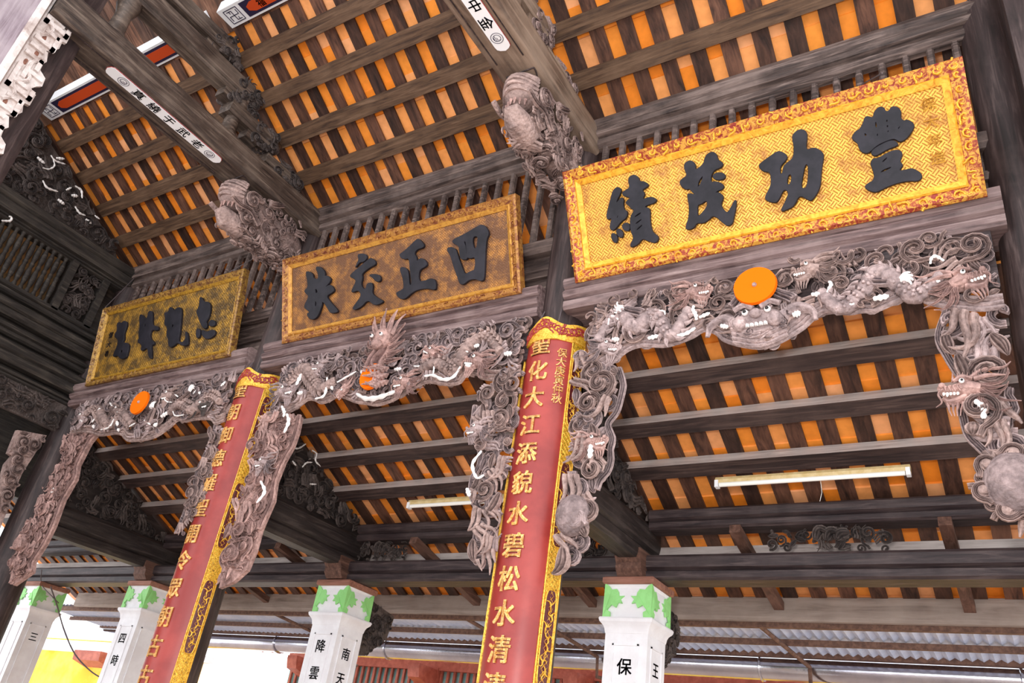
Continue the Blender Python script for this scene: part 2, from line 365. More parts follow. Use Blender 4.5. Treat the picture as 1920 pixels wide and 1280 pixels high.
# lintels (moulded beam under every plaque)
LZ0, LZ1 = 2.885, 3.13
lprof = [(3.93, LZ0), (3.915, LZ0 + .02), (3.915, LZ0 + .06), (3.93, LZ0 + .075), (3.905, LZ0 + .09), (3.89, LZ0 + .115), (3.905, LZ0 + .14), (3.925, LZ0 + .15),
         (3.895, LZ0 + .165), (3.88, LZ0 + .195), (3.89, LZ1 - .02), (3.92, LZ1), (4.2, LZ1), (4.2, LZ0)]
LINT = []
for i, (a, b) in enumerate(BAY):
    o = MB().prism(lprof, 'x', a + .1, b - .1).build('lintel_beam', lint_wood, None, 25)
    LINT.append(tag(o, ['moulded timber lintel under the brightest gold plaque', 'moulded timber lintel under the middle brown-gold plaque', 'moulded timber lintel under the smallest, farthest plaque'][i], 'beam', 'lintels under the plaques'))
    # boarded panel behind the plaque
    t = thing('transom_panel', ['weathered moulded transom behind the brightest plaque', 'weathered moulded transom behind the middle plaque', 'weathered moulded transom behind the farthest plaque'][i], 'panel', (a, 4.1, LZ1), 'transoms behind the plaques')
    part('board', MB().box(a + .1, b - .1, 4.08, 4.13, LZ1, 3.50), rail_wood, t, 0)
    part('rail', MB().prism([(4.02, 3.50), (4.0, 3.53), (4.0, 3.60), (4.03, 3.63), (4.12, 3.63), (4.12, 3.50)], 'x', a + .1, b - .1), rail_wood, t, 25)
    part('rail', MB().prism([(4.05, 3.30), (4.03, 3.33), (4.05, 3.36), (4.1, 3.36), (4.1, 3.30)], 'x', a + .1, b - .1), rail_wood, t, 25)
    # baluster grille and double rail under the rafters
    g = thing('baluster_grille', ['grille of slim balusters above the brightest gold plaque', 'grille of slim balusters above the middle plaque', 'grille of slim balusters above the farthest plaque'][i], 'grille', (a, 4.1, 3.63), 'baluster grilles under the eave beam')
    part('top_rail', MB().prism([(4.04, 4.40), (4.01, 4.42), (4.01, 4.47), (4.03, 4.485), (3.985, 4.50), (3.97, 4.53), (3.985, 4.56), (3.97, 4.575), (3.96, 4.61), (3.975, 4.655), (4.08, 4.655), (4.08, 4.40)], 'x', a + .02, b - .02), rail_wood, g, 25)
    n = int(round((b - a - .3) / .139)); 
    bal = MB().prism([(-.022, -.012), (-.012, -.024), (.012, -.024), (.022, -.012), (.022, .02), (-.022, .02)], 'z', 3.63, 4.41).mesh('baluster', rail_wood, 0)
    for k in range(n):
        o = link('baluster', bal, g); o.matrix_parent_inverse = Matrix.Translation(g.location).inverted(); o.location = (a + .22 + k * .139, 4.055, 0)

# the veranda beams, carved blocks between, fascia, pegs
VF = 5.55
d1p = [(VF, 1.915), (VF - .02, 1.93), (VF - .02, 1.965), (VF, 1.98), (VF - .03, 1.995), (VF - .035, 2.05), (VF - .02, 2.065), (VF + .15, 2.065), (VF + .15, 1.915)]
d2p = [(VF, 1.54), (VF - .025, 1.555), (VF - .025, 1.60), (VF, 1.615), (VF - .03, 1.63), (VF - .035, 1.70), (VF - .02, 1.72), (VF + .18, 1.72), (VF + .18, 1.54)]
for i, (a, b) in enumerate(BAY + [BAY4, BAY5]):
    w = ['in the right-hand bay', 'in the middle bay', 'in the left-hand bay', 'beyond the leftmost column', 'beyond the rightmost column'][i]
    tag(MB().prism(d1p, 'x', a + .1, b - .1).build('eave_beam', dark_wood, None, 25), 'upper dark moulded veranda beam ' + w, 'beam', 'upper veranda beams')
    tag(MB().prism(d2p, 'x', a + .02, b - .02).build('pillar_beam', dark_wood, None, 25), 'lower dark moulded beam resting on the white pillars ' + w, 'beam', 'lower veranda beams')
    tag(MB().box(a + .02, b - .02, 5.80, 5.86, 1.66, 1.86).build('wall_plate', dusty_lit_wood, None, 0), 'pale dusty plate board behind the lower veranda beam ' + w, 'board', 'plate boards behind the pillar beams')
    fy = 6.53
    tag(MB().prism([(fy, 1.50), (fy - .012, 1.53), (fy, 1.68), (fy + .05, 1.68), (fy + .05, 1.50)], 'x', a + .02, b + .02).build('fascia_board', fascia_wood, None, 25), 'grey eave fascia board ' + w, 'board', 'eave fascia boards')
    for f in ((.26, .78) if i == 0 else (.3, .72) if i < 3 else ()):
        x = a + (b - a) * f if i else [-1.72, -.42][0 if f < .5 else 1]
        m = MB().bar((x, 5.42, 1.86), (x, 6.56, 1.60), .075, .06)
        tag(m.build('cantilever_peg', peg_wood, None, 0), 'brown wooden peg crossing the pillar beam %s, %s one' % (w, 'left' if f < .5 else 'right'), 'peg', 'pegs through the pillar beams')

# ------------------------------------------------------------------ carving tools
class Frame:
    def __init__(s, o, U, V, D): s.o, s.U, s.V, s.D = [np.array(q, float) for q in (o, U, V, D)]
    def __call__(s, P):
        P = np.atleast_2d(np.array(P, float)); return s.o + P[:, :1] * s.U + P[:, 1:2] * s.V + P[:, 2:3] * s.D
FRONT = lambda y: Frame((0, y, 0), (1, 0, 0), (0, 0, 1), (0, -1, 0))
SIDE = lambda x: Frame((x, 0, 0), (0, 1, 0), (0, 0, 1), (1, 0, 0))
PROF = np.array([(-1, -.5), (-.86, .35), (-.55, .28), (-.28, .85), (0, .62), (.28, .85), (.55, .28), (.86, .35), (1, -.5)])
PROF1 = np.array([(-1, -.5), (-.75, .45), (-.3, .9), (.3, .9), (.75, .45), (1, -.5)])
def ribbon(mb, F, P, w, d, prof=PROF, hs=1.0):
    P = np.array(P, float); N = len(P)
    if N < 3: return
    w = np.broadcast_to(np.array(w, float), (N,)); d = np.broadcast_to(np.array(d, float), (N,))
    T = np.gradient(P, axis=0); T /= np.maximum(np.linalg.norm(T, axis=1, keepdims=True), 1e-9)
    n = np.stack([-T[:, 1], T[:, 0]], 1); k = len(prof); v = []
    for i in range(N):
        for s, h in prof: v.append((P[i, 0] + n[i, 0] * s * w[i], P[i, 1] + n[i, 1] * s * w[i], d[i] + h * w[i] * hs))
    f = [(i * k + j, i * k + (j + 1) % k, (i + 1) * k + (j + 1) % k, (i + 1) * k + j) for i in range(N - 1) for j in range(k)]
    f += [tuple(range(k))[::-1], tuple(range((N - 1) * k, N * k))]
    mb.add(F(v), f)
def smooth(P, n):
    P = np.array(P, float)
    if len(P) == 2: return np.linspace(P[0], P[1], n)
    t = np.r_[0, np.cumsum(np.linalg.norm(np.diff(P[:, :2], axis=0), axis=1))]; t /= t[-1]
    Q = np.vstack([2 * P[0] - P[1], P, 2 * P[-1] - P[-2]]); out = []
    for u in np.linspace(0, 1, n):
        i = min(int(np.searchsorted(t, u, 'right') - 1), len(P) - 2); i = max(i, 0)
        s = (u - t[i]) / max(t[i + 1] - t[i], 1e-9); a, b, c, d = Q[i:i + 4]
        out.append(.5 * (2 * b + (c - a) * s + (2 * a - 5 * b + 4 * c - d) * s * s + (3 * b - a - 3 * c + d) * s ** 3))
    return np.array(out)
def inside(p, poly):
    x, y = p; r = False; j = len(poly) - 1
    for i in range(len(poly)):
        xi, yi = poly[i]; xj, yj = poly[j]
        if (yi > y) != (yj > y) and x < (xj - xi) * (y - yi) / (yj - yi) + xi: r = not r
        j = i
    return r
def spiral(c, r, turns, a0, sg, n=18, tail=.8):
    P = []
    for i in range(n):
        t = i / (n - 1); a = a0 + sg * turns * 2 * math.pi * t; q = r * (1 - .86 * t) ** .9; P.append((c[0] + q * math.cos(a), c[1] + q * math.sin(a)))
    P = np.array(P); d = np.array([math.sin(a0), -math.cos(a0)]) * sg * r * tail; e = np.array([math.cos(a0), math.sin(a0)]) * r * .4
    return np.vstack([[P[0] + d + e], [P[0] + d * .5 + e * .15], P])
def lock(p, a, L, curl, wav, n=14):
    P = [np.array(p, float)]
    for i in range(1, n):
        t = i / n; q = a + wav * math.sin(t * 5.2) + curl * t * t; P.append(P[-1] + np.array((math.cos(q), math.sin(q))) * L / n)
    return np.array(P)
def clip(P, poly):
    k = 0
    for p in P:
        if not inside(p, poly): break
        k += 1
    return P[:k]
def fill(mb, F, poly, step, d0, d1, rng, wmul=1.0, bias=None, curls=.55):
    P = np.array(poly); lo, hi = P.min(0), P.max(0)
    y = lo[1] + step * .3; row = 0
    while y < hi[1]:
        x = lo[0] + step * (.3 + .5 * (row % 2))
        while x < hi[0]:
            c = (x + rng.uniform(-.35, .35) * step, y + rng.uniform(-.35, .35) * step); x += step
            if not inside(c, poly): continue
            d = rng.uniform(d0, d1); a = rng.uniform(0, 6.28) if bias is None else bias + rng.uniform(-.7, .7); q = rng.random(); s = step * rng.uniform(.75, 1.2)
            if q < curls:
                R = clip(spiral(c, s * .62, rng.uniform(1.1, 1.6), a, rng.choice((-1, 1)))[::-1], poly)[::-1]
                if len(R) > 5: ribbon(mb, F, R, s * .17 * wmul * np.linspace(.75, 1, len(R)), d + np.linspace(0, .25 * s, len(R)))
            elif q < curls + .3:
                for k in (-1, 0, 1):
                    R = clip(lock((c[0] - math.sin(a) * k * s * .24, c[1] + math.cos(a) * k * s * .24), a + k * .12, s * rng.uniform(1.3, 1.9), rng.uniform(-1.4, 1.4), .5), poly)
                    if len(R) > 4: ribbon(mb, F, R, s * .125 * wmul * (1 - np.linspace(0, 1, len(R)) ** 2 * .8), d + .1 * s * math.cos(k), PROF1)
            else:
                R = clip(lock(c, a, s * 1.2, rng.uniform(-2, 2), .2), poly)
                if len(R) > 4: ribbon(mb, F, R, s * .26 * wmul * np.sin(np.linspace(.35, 3.0, len(R))), d)
        y += step * .82; row += 1
def plate(mb, F, poly, d0, d1):
    n = len(poly); v = [(p[0], p[1], d) for d in (d0, d1) for p in poly]
    mb.add(F(v), [tuple(range(n))[::-1], tuple(range(n, 2 * n))] + [(i, (i + 1) % n, n + (i + 1) % n, n + i) for i in range(n)])
def strokes(mb, F, L, d, kx):
    for P, w in L:
        P = [tuple(p) for p in P]
        if len(P) == 1: P = [(P[0][0] - w * .3, P[0][1]), (P[0][0] + w * .3, P[0][1] + .2 * w)]
        Q = smooth(P, 6 + 4 * len(P)); n = len(Q); t = np.linspace(0, 1, n)
        ww = w / 2 * (0.45 + .55 * np.sin(np.pi * np.clip(t * .9 + .05, 0, 1))) * (1 + .22 * np.sin(t * n * 1.3))
        ribbon(mb, F, Q, ww, d, PROF1, .9)
def dragon_head(root, F, c, s, ang, flip, d, mat, name='dragon_head', mane=9):
    ca, sa = math.cos(ang), math.sin(ang)
    def T(P):
        P = np.atleast_2d(np.array(P, float)); u, v = P[:, 0] * s, P[:, 1] * s * flip
        return np.stack([c[0] + ca * u - sa * v, c[1] + sa * u + ca * v], 1)
    H = MB()
    def rb(P, w, dd, prof=PROF1, n=14, hs=1): Q = smooth(T(P), n); ribbon(H, F, Q, np.interp(np.linspace(0, 1, n), np.linspace(0, 1, len(w)), w) * s, d + dd * s, prof, hs)
    def bl(p, r, dd):
        q = T([p])[0]; H.ball(F([(q[0], q[1], d + dd * s)])[0], [r[0] * s, r[1] * s, r[0] * s] if F.D[1] != 0 else [r[1] * s, r[0] * s, r[0] * s], 10, 6)
    rb([(-.35, .05), (.05, .1), (.35, .03), (.56, .07), (.66, .2)], [.2, .3, .22, .18, .07], 0)        # skull and snout
    bl((.58, .16), (.09, .08), .14); bl((-.02, .1), (.24, .19), .06)
    for k in range(4): rb([(.1 + .12 * k, .16 - .03 * k), (.2 + .1 * k, .1), (.12 + .12 * k, -.06)], [.03, .035, .02], .2, PROF1, 8)
    rb([(.0, -.12), (.25, -.25), (.45, -.27), (.58, -.16)], [.12, .11, .09, .04], .02)                    # lower jaw
    rb([(-.18, .3), (.08, .36), (.3, .26)], [.05, .09, .04], .2)                                        # brow
    rb([(-.1, .34), (-.45, .6), (-.9, .62), (-1.1, .78)], [.08, .07, .05, .015], .12)                  # horn
    rb([(-.2, .3), (-.55, .38), (-.95, .36)], [.07, .06, .015], .18)
    rb([(.55, .05), (.68, -.1), (.6, -.35), (.75, -.5)], [.035, .03, .025, .01], .16)                   # whisker
    for k in range(mane):
        a = math.pi * (.78 + .5 * k / (mane - 1)); p = (-.18 + .1 * math.cos(a), .05 + .3 * math.sin(a) * .6)
        Q = T(lock(p, a, .95 + .25 * math.sin(k * 2.1), .7 * (-1) ** k, .55)); ribbon(H, F, Q, np.linspace(.075, .012, len(Q)) * s, d + (.02 + .04 * (k % 3)) * s, PROF)
    for k in range(4): Q = T(lock((.1 + .13 * k, -.3), -1.7 - .15 * k, .45, .9, .4)); ribbon(H, F, Q, np.linspace(.05, .01, len(Q)) * s, d, PROF1)
    for k in range(5): Q = T(lock((-.1 + .1 * k, .3), 1.7 - .1 * k, .3, .6, .2)); ribbon(H, F, Q, np.linspace(.05, .01, len(Q)) * s, d + .05 * s, PROF1)
    head = part(name, H, mat, root)
    e = T([(.08, .2)])[0]; E = MB(); E.ball(F([(e[0], e[1], d + .29 * s)])[0], .075 * s, 10, 6); eye = part('eye', E, bone, head)
    E = MB(); E.ball(F([(e[0] + .01 * s, e[1], d + .355 * s)])[0], .036 * s, 8, 5); part('pupil', E, black, head)
    E = MB()
    for k in range(5): q = T([(.2 + .085 * k, -.06), (.21 + .085 * k, -.14 - .04 * (k == 3))]); ribbon(E, F, smooth(q, 4), np.array([.045, .04, .03, .01]) * s, d + .12 * s, PROF1)
    part('teeth', E, bone, head)
    return head
def dragon_body(root, F, P, r, d, mat):
    B = MB(); Q = smooth(P, 46); n = len(Q); t = np.linspace(0, 1, n)
    rr = r * (.55 + .45 * np.sin(np.pi * np.clip(t, .08, .95))) * (1 + .1 * np.sin(np.arange(n) * 2.6))
    w = F(np.column_stack([Q, np.full(n, d) + .3 * r * np.sin(t * 14)])); B.tube(w, rr, 10)
    T = np.gradient(Q, axis=0); T /= np.linalg.norm(T, axis=1, keepdims=True); nn = np.stack([-T[:, 1], T[:, 0]], 1)
    for i in range(2, n - 2, 2):                                # back fins and scales
        p = Q[i] + nn[i] * rr[i] * .85; ribbon(B, F, smooth([p, p + nn[i] * r * .45 - T[i] * r * .35, p + nn[i] * r * .7 - T[i] * r * .9], 5), np.array([.3, .26, .2, .1, .03]) * r, d + .4 * r, PROF1)
        for s in (-.35, .2):
            c = F([(Q[i][0] + nn[i][0] * rr[i] * s, Q[i][1] + nn[i][1] * rr[i] * s, d + rr[i] * .85)])[0]; B.ball(c, .22 * r, 6, 4)
    return part('dragon_body', B, mat, root)
def claw(root, F, p, a, s, d, mat):
    B = MB(); ribbon(B, F, lock(p, a, s * 1.3, .8, .3), np.linspace(.28, .2, 14) * s, d)
    e = lock(p, a, s * 1.3, .8, .3)[-1]; o = part('dragon_leg', B, mat, root); E = MB()
    for k in (-1, 0, 1, 2): ribbon(E, F, lock(e, a + .8 + k * .45, s * .62, -1.6, .1), np.linspace(.13, .03, 14) * s, d + .02, PROF1)
    part('claw', E, bone, o)

# ------------------------------------------------------------------ friezes
def cp(pts, o, s): return crop(pts, o, s)
def strk(L, o, s, Y): return [(xz(cp(P, o, s), Y), w / s * (Y / 4.0) * .0036) for P, w in L]
FY = 3.93
F0 = FRONT(FY)
def scribe(root, poly_low, F, mat, d, name='wave_border'):
    B = MB(); Q = smooth(poly_low, 110); T = np.gradient(Q, axis=0); T /= np.linalg.norm(T, axis=1, keepdims=True); n = np.stack([-T[:, 1], T[:, 0]], 1)
    for k, w in ((0, .014), (1, .012), (2.2, .016)): ribbon(B, F, Q + n * (.008 + .024 * k) * (1 if n[:, 1].mean() > 0 else -1), w, d + .004 * k, PROF1)
    part(name, B, mat, root)
def make_frieze(label, low, up, mat, mat2, white, seed, backing, disc, bodies, heads, claws):
    root = thing('carved_frieze', label, 'frieze', ((low[0][0] + low[-1][0]) / 2, FY, LZ0), 'carved friezes under the lintels')
    rng = random.Random(seed); poly = list(low) + list(up)[::-1]
    B = MB(); inner = [(p[0], p[1] + (LZ0 - p[1]) * .3) for p in low] + [(up[-1][0], LZ0), (up[0][0], LZ0)]
    plate(B, F0, inner, -.05, -.02); part('backboard', B, backing, root, 0)
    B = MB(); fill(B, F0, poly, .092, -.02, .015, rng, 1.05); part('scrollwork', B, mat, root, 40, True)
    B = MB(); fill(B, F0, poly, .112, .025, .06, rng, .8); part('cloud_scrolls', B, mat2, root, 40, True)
    scribe(root, low, F0, mat, .02)
    for P in bodies: dragon_body(root, F0, P, .05, .06, mat)
    for h in heads: dragon_head(root, F0, h[0], h[1], h[2], h[3], .07, h[4])
    for p, a in claws: claw(root, F0, p, a, .12, .08, mat)
    B = MB(); strokes(B, F0, white, .085, 1); part('white_inlay', B, bone, root, 40, True)
    if disc:
        c, r = disc; D = MB(); yy = FY - .13
        n = 40
        for rr, y0, y1 in ((r, yy, yy - .02),):
            v = [(c[0], y0 + .02, c[1])] + [(c[0] + rr * math.cos(2 * math.pi * k / n), y0, c[1] + rr * math.sin(2 * math.pi * k / n)) for k in range(n)]
            v += [(c[0] + rr * .97 * math.cos(2 * math.pi * k / n), y1, c[1] + rr * .97 * math.sin(2 * math.pi * k / n)) for k in range(n)] + [(c[0], y1, c[1])]
            f = [(0, 1 + k, 1 + (k + 1) % n) for k in range(n)] + [(1 + k, 1 + n + k, 1 + n + (k + 1) % n, 1 + (k + 1) % n) for k in range(n)] + [(1 + 2 * n, 1 + n + (k + 1) % n, 1 + n + k) for k in range(n)]
            D.add(v, f)
        o = part('sun_disc', D, orange_disc, root); o['label'] = 'flat orange sun disc'
        part('disc_stud', MB().ball((c[0], yy - .022, c[1]), .014, 8, 5), carve_grey, o)
        part('disc_support', MB().tube([(c[0], FY, c[1]), (c[0], yy + .01, c[1])], .03, 8), mat, root)
    return root
def arc_up(low, z=LZ0): return [(low[0][0], z), ((low[0][0] + low[-1][0]) / 2, z), (low[-1][0], z)]
Y4 = FY
# bay of the brightest plaque
low1 = xz([(1098, 700), (1140, 690), (1180, 660), (1205, 652), (1227, 652), (1252, 652), (1277, 645), (1302, 635), (1323, 623), (1343, 628), (1360, 642), (1393, 652), (1427, 656), (1453, 650), (1480, 637), (1510, 618),
           (1527, 602), (1548, 588), (1567, 588), (1593, 592), (1618, 588), (1643, 587), (1676, 573), (1693, 566), (1722, 561), (1735, 570), (1771, 579), (1840, 585), (1885, 580)], Y4)
low1 = low1 if low1[0][0] < low1[-1][0] else low1[::-1]
cA, cB, cC = ((1060, 520), 6.0), ((1360, 460), 6.0), ((1640, 430), 6.846)
wh1 = strk([([(660, 550), (600, 510), (560, 540), (545, 610)], 30), ([(940, 500), (960, 560), (870, 660)], 55), ([(980, 550), (1040, 520)], 45), ([(590, 770), (670, 770)], 50), ([(990, 760), (1110, 730)], 45),
            ([(1110, 450), (1170, 460), (1180, 500)], 20), ([(1500, 400), (1490, 440), (1520, 500), (1530, 560)], 42), ([(1560, 530), (1680, 480)], 38), ([(1290, 730), (1400, 715), (1520, 645)], 38), ([(1800, 620), (1890, 640)], 45)], *cA, Y4)
wh1 += strk([([(0, 990), (90, 995)], 40), ([(800, 870), (890, 840)], 60), ([(1200, 500), (1230, 520), (1180, 640)], 36), ([(1010, 640), (1140, 630)], 45), ([(1215, 745), (1340, 775), (1490, 745)], 36), ([(1700, 690), (1870, 660)], 52),
             ([(1650, 390), (1610, 470)], 45), ([(1780, 470), (1920, 440)], 58)], *cB, Y4)
wh1 += strk([([(740, 560), (760, 480), (820, 460), (920, 520)], 34), ([(110, 740), (250, 720), (400, 760)], 60), ([(690, 800), (870, 770)], 48), ([(20, 1000), (220, 960)], 58)], *cC, Y4)
P1 = lambda *p: xz(p, Y4)
fr1 = make_frieze('weathered grey dragon frieze with orange disc and grinning mask, below the brightest plaque', low1, arc_up(low1), carve_grey, carve_brown, wh1, 11, dark_wood,
    (P1((1429, 560))[0], .122),
    [P1((1545, 560), (1580, 590), (1620, 560), (1650, 525), (1690, 545), (1720, 565), (1770, 530)), P1((1300, 590), (1268, 640), (1235, 600), (1200, 625), (1165, 595), (1130, 650))],
    [(P1((1525, 522))[0], .15, math.pi, -1, carve_brown), (P1((1312, 562))[0], .15, 0.0, 1, carve_pink), (P1((1810, 545))[0], .17, .25, 1, carve_pink), (P1((1146, 664))[0], .14, -.15, 1, carve_grey)],
    [(P1((1495, 575))[0], 2.2), (P1((1380, 590))[0], .6), (P1((1640, 540))[0], -.6), (P1((1215, 600))[0], 2.4)])
# grinning mask under the disc
m = MB(); c0 = P1((1430, 612))[0]; Fm = F0
def mrb(P, w, d, mbx, prof=PROF1): ribbon(mbx, Fm, smooth([(c0[0] + a, c0[1] + b) for a, b in P], 14), w, d, prof)
m.ball(Fm([(c0[0], c0[1] - .01, .05)])[0], (.15, .08, .09), 14, 8)
for sx in (-1, 1):
    mrb([(sx * .13, .0), (sx * .2, .05), (sx * .28, .02), (sx * .3, -.05)], np.linspace(.05, .012, 14), .06, m)
    mrb([(sx * .02, .055), (sx * .07, .085), (sx * .13, .06)], .016, .12, m)
    m.ball(Fm([(c0[0] + sx * .095, c0[1] - .03, .11)])[0], .045, 8, 6)
m.ball(Fm([(c0[0], c0[1] + .005, .14)])[0], (.035, .03, .028), 8, 6)
for k in range(4): mrb([(-.15 + .0 * k, -.04 - .022 * k), (0, -.085 - .022 * k), (.15, -.04 - .022 * k)], .013, .09 - .012 * k, m)
fill(m, F0, [(c0[0] - .2, c0[1] + .06), (c0[0] - .17, c0[1] - .08), (c0[0], c0[1] - .15), (c0[0] + .17, c0[1] - .08), (c0[0] + .2, c0[1] + .06), (c0[0] + .1, c0[1] + .1), (c0[0] - .1, c0[1] + .1)], .055, .07, .1, random.Random(8), .8)
mk = part('mask_face', m, carve_grey, fr1)
m = MB(); e = MB()
for sx in (-1, 1):
    p = Fm([(c0[0] + sx * .062, c0[1] + .028, .125)])[0]; m.ball(p, .019, 10, 6); e.ball(p + np.array((0, -.014, 0)), .011, 8, 5)
    mrb([(sx * .09, -.03), (sx * .095, -.06)], .012, .12, m)
for k in range(5): mrb([(-.05 + .025 * k, -.05), (-.05 + .025 * k, -.068)], .011, .125, m)
part('teeth_and_eyes', m, bone, mk); part('pupil', e, black, mk)

# bay of the middle plaque
low2 = xz([(505, 790), (545, 775), (567, 762), (580, 752), (592, 752), (605, 758), (620, 754), (636, 746), (649, 748), (672, 757), (689, 759), (711, 762), (738, 754), (758, 743), (787, 727), (801, 720), (816, 720), (833, 723), (848, 724), (866, 720),
           (877, 707), (895, 704), (906, 712), (940, 715), (980, 705)], Y4)
cD, cE = ((480, 590), 6.4), ((700, 590), 6.4)
wh2 = strk([([(670, 740), (620, 800), (570, 900)], 55), ([(940, 810), (935, 920), (900, 1030), (800, 1065)], 38), ([(590, 1000), (650, 985)], 55), ([(1000, 940)], 60), ([(1300, 1010), (1400, 1060), (1550, 1050), (1750, 980)], 70), ([(1060, 870), (1290, 740)], 30),
            ([(400, 1150), (430, 1230), (420, 1280)], 48)], *cD, Y4)
wh2 += strk([([(340, 720), (420, 710)], 50), ([(570, 680), (710, 690)], 26), ([(700, 800), (800, 790), (920, 840), (1040, 810), (1130, 690)], 45), ([(820, 640), (800, 780)], 24), ([(1190, 670), (1250, 690)], 45), ([(1290, 450), (1350, 430)], 50), ([(1650, 540), (1740, 530)], 60)], *cE, Y4)
fr2 = make_frieze('mauve-grey dragon frieze with upright antlered dragon and half-hidden orange disc', low2, arc_up(low2), carve_brown, carve_grey, wh2, 23, dark_wood,
    (P1((719, 722))[0], .105),
    [P1((800, 700), (830, 690), (860, 700), (890, 660), (920, 640), (950, 670)), P1((640, 720), (610, 735), (585, 700), (555, 720), (530, 750))],
    [(P1((770, 728))[0], .15, math.pi, -1, carve_pink), (P1((612, 698))[0], .13, math.pi * .95, -1, carve_grey), (P1((655, 738))[0], .12, -2.0, 1, carve_pink), (P1((905, 690))[0], .16, 2.9, -1, carve_pink), (P1((820, 672))[0], .13, 2.6, -1, carve_pink), (P1((545, 745))[0], .17, 0.1, 1, carve_grey)],
    [(P1((690, 745))[0], 1.2), (P1((850, 705))[0], .4)])
# upright dragon rising in front of the lintel
uc = P1((733, 668))[0]; B = MB(); Fu = FRONT(3.86)
ribbon(B, Fu, smooth([(uc[0] - .06, uc[1] - .2), (uc[0] - .05, uc[1] - .08), (uc[0], uc[1]), (uc[0], uc[1] + .12)], 16), np.linspace(.09, .06, 16), .02, PROF)
B.ball(Fu([(uc[0], uc[1] + .08, .06)])[0], (.075, .06, .09), 12, 8); B.ball(Fu([(uc[0], uc[1] + .01, .1)])[0], (.045, .05, .04), 10, 6)
for k in range(7):
    a = math.pi / 2 - (k - 3) * .15; ribbon(B, Fu, lock((uc[0] + (k - 3) * .024, uc[1] + .11), a, .27 - .02 * abs(k - 3), .35 * (1 if k % 2 else -1), .25), np.linspace(.017, .004, 14), .05 + .01 * (k % 2), PROF1)
for sx in (-1, 1):
    for k in range(5): ribbon(B, Fu, lock((uc[0] + sx * .06, uc[1] + .1 - .05 * k), math.pi / 2 - sx * (1.2 + .2 * k), .16, sx * 1.2, .4), np.linspace(.026, .005, 14), .03, PROF)
up_d = part('antlered_dragon', B, carve_pink, fr2); E = MB(); E2 = MB()
for sx in (-1, 1):
    p = Fu([(uc[0] + sx * .045, uc[1] + .075, .13)])[0]; E.ball(p, .015, 8, 6); E2.ball(p + np.array((0, -.012, 0)), .008, 6, 4)
part('eye', E, bone, up_d); part('pupil', E2, black, up_d)
B = MB()
for k in range(14): ribbon(B, FRONT(3.78), lock(P1((735 + (k % 4) * 6, 745 - k * 3))[0], math.pi * (.75 + .04 * (k % 5)), .16, .9 * (-1) ** k, .4), np.linspace(.02, .004, 14), .02, PROF1)
part('flame_scroll', B, carve_pink, fr2)

# bay of the farthest plaque
low3 = xz([(135, 815), (155, 812), (173, 813), (193, 818), (217, 815), (230, 817), (243, 828), (272, 827), (297, 820), (322, 803), (337, 790), (350, 792), (372, 788), (397, 788), (407, 797), (425, 790)], Y4)
cF = ((130, 690), 6.0)
wh3 = strk([([(430, 490), (400, 550)], 45), ([(540, 430), (570, 470)], 30), ([(620, 510), (610, 540)], 25), ([(440, 735), (540, 700), (600, 590)], 30), ([(340, 650), (370, 610)], 30), ([(360, 700)], 60), ([(620, 640), (630, 690)], 48), ([(640, 740)], 55), ([(760, 700), (830, 660)], 24),
            ([(930, 630), (1000, 680)], 32), ([(1040, 690), (1080, 670)], 60), ([(1120, 590), (1200, 540)], 60), ([(1140, 370), (1180, 420), (1240, 430)], 24), ([(1200, 280), (1190, 350)], 38), ([(1270, 340), (1310, 370)], 25), ([(1250, 530), (1280, 580), (1380, 570)], 22),
            ([(1430, 520)], 60), ([(1480, 340), (1520, 290)], 32), ([(1550, 330)], 50), ([(1790, 250), (1840, 200)], 36)], *cF, Y4)
fr3 = make_frieze('brown-grey dragon frieze with tilted orange disc, below the farthest plaque', low3, arc_up(low3), carve_brown, carve_grey, wh3, 31, dark_wood,
    (P1((286, 767))[0], .115), [P1((330, 780), (350, 765), (375, 775), (405, 750), (425, 760)), P1((260, 800), (240, 780), (215, 800), (190, 770), (165, 790))],
    [(P1((330, 750))[0], .15, math.pi, -1, carve_brown), (P1((232, 778))[0], .14, 0.0, 1, carve_brown), (P1((390, 770))[0], .14, .1, 1, carve_dark), (P1((165, 790))[0], .15, -.4, 1, carve_grey)],
    [(P1((290, 800))[0], 1.2), (P1((350, 760))[0], .3)])

